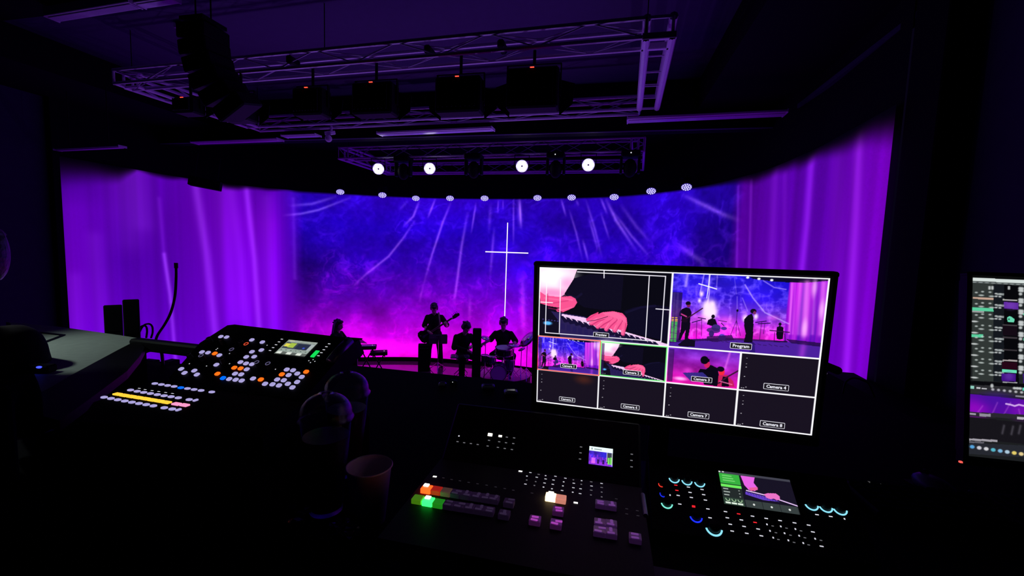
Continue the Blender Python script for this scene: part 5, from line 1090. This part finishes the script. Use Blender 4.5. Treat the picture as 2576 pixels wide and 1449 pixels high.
X_, Y_ = np.meshgrid(np.linspace(0, sw, 84), np.linspace(0, -sh, 64)); o = link('display', grid_mesh('display', np.stack([X_, Y_, np.full_like(X_, .0012)], -1), 84, 64, c4.colors(), screen_mat('lit_display', 1.12)), parent=vm); o.matrix_local = UA @ Matrix.Translation(((s[0][0] + s[3][0]) / 2, (s[0][1] + s[1][1]) / 2, 0))
j = MB(); j.cyl((AP.hit(*Z2(2300, 760))[0] - .012, AP.hit(*Z2(2300, 700))[1], .0), (AP.hit(*Z2(2300, 760))[0] - .012, AP.hit(*Z2(2330, 900))[1], .0), .004, n=10); j.build('edge_rail', mat('edge_metal', (.3, .28, .4), .3, .8), vm)

# ---------------- camera control panel
def Z3(x, y): return 1600 + x / 3.68, 1120 + y / 3.68
CT = math.radians(34); CP = Plane(onz(*Z3(822, 545), -.465), V((1, 0, 0)), V((0, math.cos(CT), math.sin(CT))))
cp = thing('camera_control_panel', 'black camera control panel with a touch screen and glowing pale blue knob rings, right', 'console', CP.m)
xs = [CP.hit(*Z3(*q)) for q in ((150, 300), (2050, 700), (1800, 980), (120, 560), (560, 980))]
cx0, cx1, cy0, cy1 = xs[0][0] - .005, xs[1][0] + .01, CP.hit(*Z3(1500, 990))[1], CP.hit(*Z3(1100, 200))[1]
b = MB(); b.prism([(cx0, cy0), (cx1, cy0), (cx1, cy1), (cx0, cy1)], -.02, -.0002); b.build('faceplate', BLK, cp)
lz = (CP.m.inverted() @ V((0, 0, CZ + DZ)))
b = MB()
A0, A1 = CP.m @ V((cx0 + .01, cy0 + .01, -.02)), CP.m @ V((cx1 - .01, cy1 - .01, -.02))
pts3 = [(A0.y, CZ + DZ + .001), (A1.y, CZ + DZ + .001), (A1.y, A1.z), (A0.y, max(A0.z, CZ + DZ + .003))]
b.prism(pts3, A0.x, A1.x, Matrix(((0, 0, 1, 0), (1, 0, 0, 0), (0, 1, 0, 0), (0, 0, 0, 1)))); o = b.build('base', BLKM, cp); o.matrix_world = Matrix.Identity(4)
CY = mat('ring_light_cyan', (.3, .5, .6), emit=(140, 225, 245), es=1.1); CB = mat('ring_light_blue', (.1, .1, .5), emit=(30, 50, 255), es=1.1); CRR = mat('ring_light_red', (.5, .1, .05), emit=(255, 60, 45), es=1.1); CAQ = mat('ring_light_aqua', (.3, .6, .5), emit=(125, 235, 215), es=1.1)
def arc(parent, r_in, r_out, a0, a1, m):
    b = MB(); n = 16; T = [(r_out * math.cos(a0 + (a1 - a0) * k / n), r_out * math.sin(a0 + (a1 - a0) * k / n)) for k in range(n + 1)] + [(r_in * math.cos(a0 + (a1 - a0) * k / n), r_in * math.sin(a0 + (a1 - a0) * k / n)) for k in range(n, -1, -1)]
    v0 = [b.b.verts.new((*q, .0)) for q in T]; v1 = [b.b.verts.new((*q, .0012)) for q in T]; L = len(T)
    for k in range(n): b.b.faces.new((v1[k], v1[k + 1], v1[L - 2 - k], v1[L - 1 - k])); b.b.faces.new((v0[k + 1], v0[k], v0[L - 1 - k], v0[L - 2 - k]))
    for k in range(L): b.b.faces.new((v0[k], v0[(k + 1) % L], v1[(k + 1) % L], v1[k]))
    return b.build('light_ring', m, parent)
def knob(q, rpx, m, a0=190, a1=350, kr=.8, h_=.014):
    ccx, ccy = CP.hit(*Z3(*q)); e1 = CP.hit(*Z3(q[0] + rpx, q[1] + rpx * .14)); r_ = math.hypot(e1[0] - ccx, e1[1] - ccy)
    k = MB().lathe([(.0002, h_), (r_ * kr * .85, h_), (r_ * kr * .92, h_ - .001), (r_ * kr, .001), (r_ * kr, 0)], 24).build('knob', BLK, cp, True); k.location = (ccx, ccy, 0)
    arc(k, r_ * .90, r_ * 1.13, math.radians(a0), math.radians(a1), m)
for q in ((352, 305), (470, 325), (588, 343)): knob(q, 46, CY)
knob((285, 535), 50, CAQ); knob((555, 660), 54, CB); knob((720, 765), 72, CY); knob((1622, 548), 58, CY); knob((1754, 568), 58, CY); knob((1886, 590), 60, CY)
knob((235, 362), 26, CRR, 170, 290); knob((250, 452), 28, CB, 165, 300)
cl1 = keymesh('legend', .0030, .0009, .0003, .0003, .0001); cl2 = keymesh('legend', .0012, .0014, .0003, .0003, .0001); cl3 = keymesh('legend', .0020, .0007, .0003, .0003, .0001)
RLG = mat('red_legend', (.5, .05, .05), emit=(240, 35, 45), es=1.1)
for q in [(828,615),(1078,657),(1205,678),(1333,698),(1467,719),(1598,740),(845,672),(975,692),(1637,803),(872,732),(1000,752),(1130,776),(890,795),(1025,816),(1160,839),(1718,936),(390,465),(405,545),(485,388),(500,437),(512,484),(611,410),(626,458),(642,508),(665,590),(685,672),(1675,643),(1802,660)]: put(cp, 'legend', cl1, DOT, *CP.hit(*Z3(*q)))
for q in [(1212,733),(1340,752),(1475,776),(1240,793),(1375,815),(1510,838),(1658,866),(1270,856),(1410,881),(1548,906),(1930,682),(315,462)]: put(cp, 'legend', cl2, DOT, *CP.hit(*Z3(*q)))
for q in [(1265,748),(1393,768),(1527,793),(1295,810),(1430,833),(1563,857),(1712,881),(1318,873),(1463,900),(1598,923)]: put(cp, 'legend', cl3, DIM, *CP.hit(*Z3(*q)))
for q in [(950,636),(1102,715),(368,370),(378,418),(533,562),(533,572)]: put(cp, 'legend', cl1, RLG, *CP.hit(*Z3(*q)))
s = [CP.hit(*Z3(*q)) for q in ((755, 235), (1415, 325), (1525, 648), (822, 545))]; sw = (s[1][0] - s[0][0] + s[2][0] - s[3][0]) / 2; sh = (s[0][1] - s[3][1] + s[1][1] - s[2][1]) / 2; sx0 = (s[0][0] + s[3][0]) / 2; sy0 = (s[0][1] + s[1][1]) / 2
c5 = Canvas(240, 124, (22, 18, 34))
def L(x, y): a, b_ = CP.hit(*Z3(x, y)); return ((a - sx0) / sw * 240, (sy0 - b_) / sh * 124)
c5.rect(0, 0, 240, 8, (62, 62, 74)); c5.ell(*L(770, 245), 4, 3, (220, 230, 220)); c5.ell(*L(803, 248), 4, 3, (210, 220, 210)); c5.rect(0, 9, 68, 46, (52, 168, 60)); c5.rect(0, 50, 68, 60, (105, 225, 90))
for y_ in (15, 24, 33): c5.rect(10, y_, 40 + (y_ % 7) * 2, y_ + 3, (140, 220, 130), .7)
c5.rect(0, 60, 68, 98, (34, 40, 40))
for k in range(3): c5.rect(6, 65 + k * 11, 22 + (k % 2) * 4, 68 + k * 11, (190, 200, 195), .8); c5.ell(58, 68 + k * 11, 3, 2, (190, 200, 195), .8)
c5.rect(0, 98, 68, 124, (44, 62, 52))
for k in range(3): c5.line([(8 + k * 20, 102), (10 + k * 20, 108), (15 + k * 20, 110), (20 + k * 20, 108), (21 + k * 20, 102)], 2, (190, 225, 180)); c5.rect(6 + k * 20, 114, 22 + k * 20, 119, (215, 230, 215))
c5.rect(72, 98, 240, 124, (52, 60, 60))
for k in range(3): c5.line([(126 + k * 56, 98), (126 + k * 56, 124)], 1.5, (24, 26, 30)); c5.ell(98 + k * 56, 111, 4, 4, (215, 220, 215))
c5.poly([L(965, 285), L(1095, 300), L(1085, 350), L(1125, 400), L(1100, 425), L(1040, 415), L(1000, 370)], (222, 95, 220)); c5.poly([L(1040, 395), L(1120, 390), L(1125, 415), L(1060, 425)], (225, 90, 150))
c5.line([L(1020, 420), L(1200, 465), L(1495, 565)], 4, (225, 190, 240)); c5.poly([L(1010, 430), L(1190, 475), L(1330, 525), L(1180, 510), L(1010, 455)], (95, 60, 190))
for k in range(12): c5.line([L(1030 + k * 25, 435 + k * 7), L(1040 + k * 25, 452 + k * 7)], 1.6, (40, 24, 100), .8)
c5.poly([L(1180, 455), L(1215, 445), L(1290, 448), L(1325, 475), L(1328, 505), L(1300, 510), L(1270, 495), L(1240, 500), L(1205, 488)], (225, 110, 190))
X_, Y_ = np.meshgrid(np.linspace(0, sw, 240), np.linspace(0, -sh, 124)); sk = ((s[3][0] - s[0][0]) / 2)
link('touch_screen', grid_mesh('touch_screen', np.stack([sx0 + X_, sy0 + Y_, np.full_like(X_, .0012)], -1), 240, 124, c5.colors(), screen_mat('lit_display', 1.12)), parent=cp)

# ---------------- mixing desk with pale top at the left
MZ = -.36
mx_ = thing('mixing_desk', 'mixing desk with pale grey flat top and curved black side, at the far left', 'console', onz(200, 900, MZ))
def pz(lst, z): return [tuple(onz(x, y, z) - onz(200, 900, MZ))[:2] for x, y in lst]
PALE = mat('pale_grey_top', (.42, .47, .44), .6, bump=.1, bscale=40)
b = MB(); b.prism(pz([(15, 810), (150, 822), (300, 843), (350, 851), (432, 862), (345, 859), (300, 880), (250, 907), (180, 945), (130, 975), (105, 988), (95, 960), (60, 880), (25, 812)], MZ), -.015, 0); b.build('top_panel', PALE, mx_)
def seam(a_, b2_, wd=.009): A, B = [onz(*q, MZ) - onz(200, 900, MZ) for q in (a_, b2_)]; b = MB(); d = (B - A); c_ = (A + B) / 2; b.box(c_ + V((0, 0, .001)), (d.length, wd, .004), Matrix.Rotation(math.atan2(d.y, d.x), 3, 'Z')); b.build('seam', BLK, mx_)
seam((60, 833), (160, 844), .012); seam((160, 844), (65, 880), .010)
b = MB(); b.prism(pz([(345, 857), (352, 864), (364, 875), (352, 897), (320, 935), (220, 1010), (150, 1060), (110, 1050), (105, 988), (130, 975), (180, 945), (250, 907), (300, 880)], MZ), -.02, .002); b.build('side_cheek', BLK, mx_)
# the rear rail running on to the lighting console
A, B = onz(345, 862, MZ) - onz(200, 900, MZ), onz(512, 881, MZ) - onz(200, 900, MZ); d = B - A
MB().box((A + B) / 2 + V((0, .0, -.004)), (d.length + .03, .035, .038), Matrix.Rotation(math.atan2(d.y, d.x), 3, 'Z'), bevel=.006).build('rear_rail', BLK, mx_)
MB().box((-.27, .17, -.0925), (.32, .20, .154)).build('base', BLKM, mx_)
for (px, py, wd, hh), lb in (((287, 836, 28, 63), 'shorter black upright box standing behind the mixing desk'), ((333, 842, 26, 83), 'taller black upright box standing behind the mixing desk')):
    p = onz(px, py, MZ + .0); s_ = (p - V(CAM)).length / FPX * .80
    r = thing('desk_speaker', lb, 'speaker', Matrix.Translation(p) @ Matrix.Rotation(math.radians(52), 4, 'Z'))
    MB().box((0, 0, hh * s_ / 2 - .08), (wd * s_ * 1.12, .014, hh * s_ + .16), bevel=.003).build('cabinet', BLK, r); MB().box((0, -.008, hh * s_ / 2), (wd * s_ * .9, .003, hh * s_ * .9)).build('grille', BLKM, r)
def curve_thing(name, label, cat, pts, y, r_, m=BLK, part='cable'):
    P3 = [ony(px, py, y) for px, py in pts]; P3 = [V(q) for q in spline(P3, 6)]; c0_ = P3[0]; t_ = thing(name, label, cat, Matrix.Translation(c0_)); MB().tube([q - c0_ for q in P3], r_, 8).build(part, m, t_, True); return t_
g2 = curve_thing('gooseneck_lamp', 'thin black gooseneck lamp curving up behind the mixing desk', 'lamp', [(390, 862), (397, 842), (415, 815), (430, 785), (440, 745), (443, 700), (443, 672)], 1.55, .0055, BLK, 'neck')
p_ = ony(443, 668, 1.55) - ony(390, 862, 1.55); MB().cyl(p_ + V((0, 0, -.012)), p_ + V((0, 0, .012)), .0075, n=10).build('lamp_head', BLK, g2)
curve_thing('cable_loop', 'outer loop of black cable beside the taller upright box', 'cable', [(350, 838), (356, 826), (364, 817), (376, 815), (383, 822), (384, 836), (380, 850)], 1.5, .004)
curve_thing('cable_loop', 'inner loop of black cable right next to the taller upright box', 'cable', [(346, 842), (350, 828), (358, 820), (367, 821), (370, 832), (368, 850)], 1.47, .004)
curve_thing('cable_loop', 'black cable arching in the gap under the rear rail', 'cable', [(353, 992), (350, 900), (366, 886), (385, 881), (400, 884), (408, 895), (414, 992)], 1.40, .006, mat('dark_violet_cable', (.05, .04, .07), .4))
curve_thing('cable_loop', 'thin black cable arching beside the right end of the violet wing', 'cable', [(2120, 990), (2126, 965), (2135, 955), (2150, 951), (2168, 956), (2185, 966), (2200, 1000)], 1.60, .003)
for (px, py), (w_, h_), lb in (((375, 912), (44, 14), 'small black box under the cable arch behind the desk'), ((430, 912), (30, 14), 'black plug block beside the lighting console')):
    p = ony(px, py, 1.55); r = thing('connector_box', lb, 'box', Matrix.Translation(p)); MB().box((0, 0, -.02), (w_ * .0016, .05, h_ * .0016 + .04), bevel=.003).build('case', BLK, r); MB().box((0, -.026, 0), (w_ * .001, .004, .008)).build('socket', BLKG, r)
# arm of the large monitor poking out behind it
p = ony(2096, 929, 1.05); TM = Matrix.Translation(p); k_ = 1.05 / 1.25
b = MB(); b.tube([(-.16, .0, .055), (-.03 * k_, 0, .012 * k_), (.010 * k_, 0, -.002)], .0105 * k_, 10); b.ball((.010 * k_, 0, -.002), .0105 * k_, 10, 8); o = b.build('arm', BLK, mon, True); o.matrix_world = TM
o = MB().cyl((-.02, 0, 0), (-.06, 0, -.12), .010).build('arm_post', BLK, mon); o.matrix_world = TM
o = MB().box((-.030, -.013, -.004), (.026, .004, .004), Matrix.Rotation(.3, 3, 'Y')).build('label_strip', mat('pale_label_glow', (.7, .6, .8), .4, emit=(130, 110, 160), es=.3), mon); o.matrix_world = TM  # pale strip given slight emission so it shows as lit

# ---------------- cups
CLR = bpy.data.materials.new('clear_plastic'); CLR.use_nodes = True; nt = CLR.node_tree; nt.nodes.clear()
ou = nt.nodes.new('ShaderNodeOutputMaterial'); mxs = nt.nodes.new('ShaderNodeMixShader'); tr = nt.nodes.new('ShaderNodeBsdfTransparent'); gs = nt.nodes.new('ShaderNodeBsdfGlossy'); lw = nt.nodes.new('ShaderNodeLayerWeight'); mm = nt.nodes.new('ShaderNodeMath')
gs.inputs['Roughness'].default_value = .05; gs.inputs['Color'].default_value = (.9, .9, 1, 1); tr.inputs['Color'].default_value = (.93, .93, .95, 1); lw.inputs['Blend'].default_value = .25; mm.operation = 'MULTIPLY_ADD'; mm.inputs[1].default_value = .35; mm.inputs[2].default_value = .02
nz = nt.nodes.new('ShaderNodeTexNoise'); nz.inputs['Scale'].default_value = 45; bp = nt.nodes.new('ShaderNodeBump'); bp.inputs['Strength'].default_value = .25; bp.inputs['Distance'].default_value = .003
nt.links.new(nz.outputs['Fac'], bp.inputs['Height']); nt.links.new(bp.outputs['Normal'], gs.inputs['Normal']); nt.links.new(lw.outputs['Facing'], mm.inputs[0]); nt.links.new(mm.outputs[0], mxs.inputs[0]); nt.links.new(tr.outputs[0], mxs.inputs[1]); nt.links.new(gs.outputs[0], mxs.inputs[2]); nt.links.new(mxs.outputs[0], ou.inputs[0])
CLW = CLR.copy(); CLW.name = 'clear_cup_wall'; [setattr(n_.inputs[1], 'default_value', .08) for n_ in CLW.node_tree.nodes if n_.type == 'MATH']; [setattr(n_.inputs[2], 'default_value', .005) for n_ in CLW.node_tree.nodes if n_.type == 'MATH']
mm.inputs[1].default_value = .6; gs.inputs['Roughness'].default_value = .08
def domed_cup(px, py, z_dome, rad, label, drink, dcol, tall):
    c_ = onz(px, py, z_dome); base = V((c_.x, c_.y, CZ + DZ)); H_ = c_.z - base.z
    r = thing('iced_drink_cup', label, 'cup', base); hr = H_ - rad * .1
    MB().lathe([(.0005, .002), (rad * .62, .002), (rad * .64, .006), (rad * .95, hr), (rad * .93, hr), (rad * .62, .009), (.0005, .008)], 40).build('cup_wall', CLW, r, True)
    MB().cyl((0, 0, .010), (0, 0, hr * .82), rad * .60, rad * .86, 32).build('drink', mat(drink, dcol, .25), r)
    MB().lathe([(rad * 1.02, hr - .004), (rad * 1.05, hr + .002), (rad * .98, hr + .006), (rad * .97, hr + .010)] + [(rad * .97 * math.cos(a), hr + .010 + rad * .82 * math.sin(a)) for a in [k * math.pi / 2 / 9 for k in range(1, 9)]] + [(.014, hr + .010 + rad * .82), (.012, hr + .008 + rad * .82)], 40).build('dome_lid', CLR, r, True)
    return r
domed_cup(820, 1046, -.335, .050, 'iced drink cup with a clear dome lid, nearest to the lighting console', 'black_coffee', (.02, .01, .01), 1)
domed_cup(872, 985, -.335, .050, 'dark red iced drink cup with a clear dome lid, behind the nearer domed cup', 'red_drink', (.12, .008, .02), 1)
c_ = onz(929, 1172, -.42); base = V((c_.x, c_.y, CZ + DZ)); hh = c_.z - base.z; rr = .041
r = thing('paper_cup', 'open paper cup standing left of the video switcher', 'cup', base)
PAP = mat('paper_white', (.92, .78, .74), .8)
MB().lathe([(.0005, .004), (rr * .72, .004), (rr * .70, .0005), (rr * .73, 0), (rr, hh - .003), (rr + .0022, hh - .001), (rr + .001, hh + .0015), (rr - .001, hh - .001), (rr * .72, .008), (.0005, .008)], 48).build('cup_wall', PAP, r, True)
MB().lathe([(rr + .0012, hh - .0022), (rr + .003, hh), (rr + .0012, hh + .0022), (rr - .0008, hh)], 48).build('rim', PAP, r, True)
# crumpled wrapper, papers, small things
def crumple(px, py, z, sz, seed, label, name='plastic_wrapper', m=None):
    c_ = onz(px, py, z); r = thing(name, label, 'wrapper', c_); rs = random.Random(seed); b = bmesh.new(); bmesh.ops.create_icosphere(b, subdivisions=3, radius=1)
    for v in b.verts:
        n_ = .55 + .55 * rs.random(); v.co = V((v.co.x * sz[0], v.co.y * sz[1], max(-.3, v.co.z) * sz[2])) * n_
    me = bpy.data.meshes.new('film'); b.to_mesh(me); b.free(); link('film', me, m or mat('crinkled_film', (.35, .33, .4), .12, 1.0, var=.5), r); return r
crumple(716, 1285, -.50, (.05, .035, .018), 1, 'crumpled dark plastic wrapper low on the left, catching a violet glint')
crumple(862, 1330, -.51, (.035, .025, .014), 2, 'small crumpled foil wrapper below the paper cup')
crumple(770, 1240, -.505, (.03, .02, .012), 3, 'small crumpled wrapper left of the paper cup')
c_ = onz(906, 1262, -.50); r = thing('ballpoint_pen', 'short shiny pen standing up beside the paper cup', 'pen', c_); MB().cyl((0, 0, -.025), (.004, -.004, .035), .0035, n=10).build('barrel', CHR, r); MB().cyl((.004, -.004, .035), (.005, -.005, .043), .0018, n=8).build('tip', mat('yellow_tip', (.5, .45, .1), .4), r)
def flat(name, label, cat, px, py, z, w_, d_, h_, m, rz=0, part='sheet'):
    c_ = onz(px, py, z); r = thing(name, label, cat, Matrix.Translation(c_) @ Matrix.Rotation(rz, 4, 'Z')); MB().box((0, 0, h_ / 2), (w_, d_, h_), bevel=min(h_ * .3, .004)).build(part, m, r); return r
WPAP = mat('white_paper', (.75, .75, .72), .8)
flat('paper_note', 'small white slip of paper lying right of the camera control panel', 'paper', 2203, 1219, DZ, .036, .018, .001, mat('white_slip_glow', (.8, .8, .75), .6, emit=(105, 105, 100), es=.5), -.2)  # slip has a faint glow of its own so it looks lit
r = flat('computer_mouse', 'dark computer mouse in front of the right-hand monitor', 'mouse', 2350, 1236, DZ, .06, .10, .002, BLK, .2, 'base'); MB().ball((0, 0, .012), (.029, .052, .022), 16, 10).build('shell', mat('grey_plastic', (.12, .09, .14), .4), r, True); MB().cyl((-.004, .028, .032), (.004, .028, .032), .007, n=12).build('scroll_wheel', BLK, r)
r = flat('computer_keyboard', 'black computer keyboard before the right-hand monitor', 'keyboard', 2420, 1290, DZ, .40, .13, .015, BLK, .05, 'case')
kme = MB().box((0, 0, .019), (.017, .016, .008), bevel=.002).mesh('key')
for i in range(17):
    for j in range(6): o = put(r, 'key', kme, BLKM, -.182 + i * .0228, -.05 + j * .02)
flat('notebook', 'dark violet notebook at the bottom edge, below the camera control panel', 'notebook', 1755, 1535, DZ + .02, .22, .11, .018, mat('violet_cover', (.05, .015, .08), .6), 0, 'cover')
# little equipment on the rear edge of the desk
for (px, py), lb, wd in (((1113, 970), 'small pale violet gadget on the rear of the desk, left of the white light', .03), ((1228, 976), 'flat dark card at the rear of the desk under the drum rug', .05), ((1285, 990), 'flat dark gadget at the rear of the desk, beside the large monitor', .05)):
    r = flat('desk_gadget', lb, 'gadget', px, py, DZ, wd, wd * .7, .012, mat('violet_grey', (.22, .17, .30), .3), .3, 'case'); MB().box((0, 0, .013), (wd * .6, wd * .4, .002)).build('panel', BLKG, r)
r = flat('desk_gadget', 'tiny black box with a white pilot light at the rear of the desk', 'gadget', 1141, 966, DZ, .03, .02, .016, BLK, 0, 'case'); MB().ball((0, -.011, .011), .0016, 8, 6).build('pilot_light', WHL, r)
r = flat('desk_gadget', 'small black box with a blue glowing light at the far left edge', 'gadget', 108, 936, MZ + .001, .05, .03, .02, BLK, .3, 'case'); MB().ball((.005, -.014, .017), (.007, .004, .003), 10, 8).build('pilot_light', mat('blue_led', (0, 0, .5), emit=(50, 60, 255), es=3), r)

# ---------------- operator at the left edge
pd = V(CAM) + V(ray(-288, 715)) * 1.00; base = V((pd.x, pd.y, CZ - 1.3))
po = dict(SIT); po.update(head=(-.09, .02, 1.20), neck=(-.03, .0, 1.06), ell=(.24, -.12, .76), elr=(-.20, -.16, .76))
OPS = person('person in black seated at the mixing desk, cut by the left edge of the frame', base + V((0, 0, .02)), math.radians(238), po, sleeve=1.1, head_pitch=.3, scale=1.0, voxel=.010)
r = thing('office_chair', 'black office chair of the operator at the left edge', 'chair', Matrix.Translation(base) @ Matrix.Rotation(math.radians(238), 4, 'Z'))
MB().box((0, 0, .44), (.46, .46, .07), bevel=.03, seg=3).build('seat', BLKM, r); MB().box((0, .23, .74), (.40, .05, .42), bevel=.02, seg=3).build('backrest', BLKM, r); MB().cyl((0, 0, .08), (0, 0, .42), .03).build('pole', BLK, r); MB().cyl((0, .2, .42), (0, .23, .6), .02).build('back_bar', BLK, r)
for k in range(5):
    a = k * 2 * math.pi / 5; MB().cyl((0, 0, .09), (.28 * math.cos(a), .28 * math.sin(a), .06), .02).build('leg', BLK, r); MB().ball((.28 * math.cos(a), .28 * math.sin(a), .03), .028, 10, 8).build('caster', BLK, r)
# added lamp outside the frame, standing in for off-screen monitor glow on the desk
lp = V((-1.9, .75, CZ + .12))
r = thing('desk_fill_lamp', 'added lamp over the mixing desk, out of frame at the left', 'lamp', lp); MB().cyl((0, 0, 0), (.03, .01, .05), .03, .015, n=20).build('shade', BLK, r); MB().tube([(.03, .01, .05), (-.05, .05, .12), (-.12, .1, 0), (-.12, .1, -.65)], .008).build('neck', BLK, r)
ld = bpy.data.lights.new('desk_fill_light', 'SPOT'); ld.energy = 6.5; ld.color = (.82, 1.0, .90); ld.spot_size = math.radians(95); ld.spot_blend = .8; ld.shadow_soft_size = .03
lo = bpy.data.objects.new('desk_fill_light', ld); COL.objects.link(lo); lo.parent = r; lo.location = (0, 0, -.01); tgt = onz(280, 880, MZ) - lp; lo.rotation_euler = tgt.to_track_quat('-Z', 'Y').to_euler()
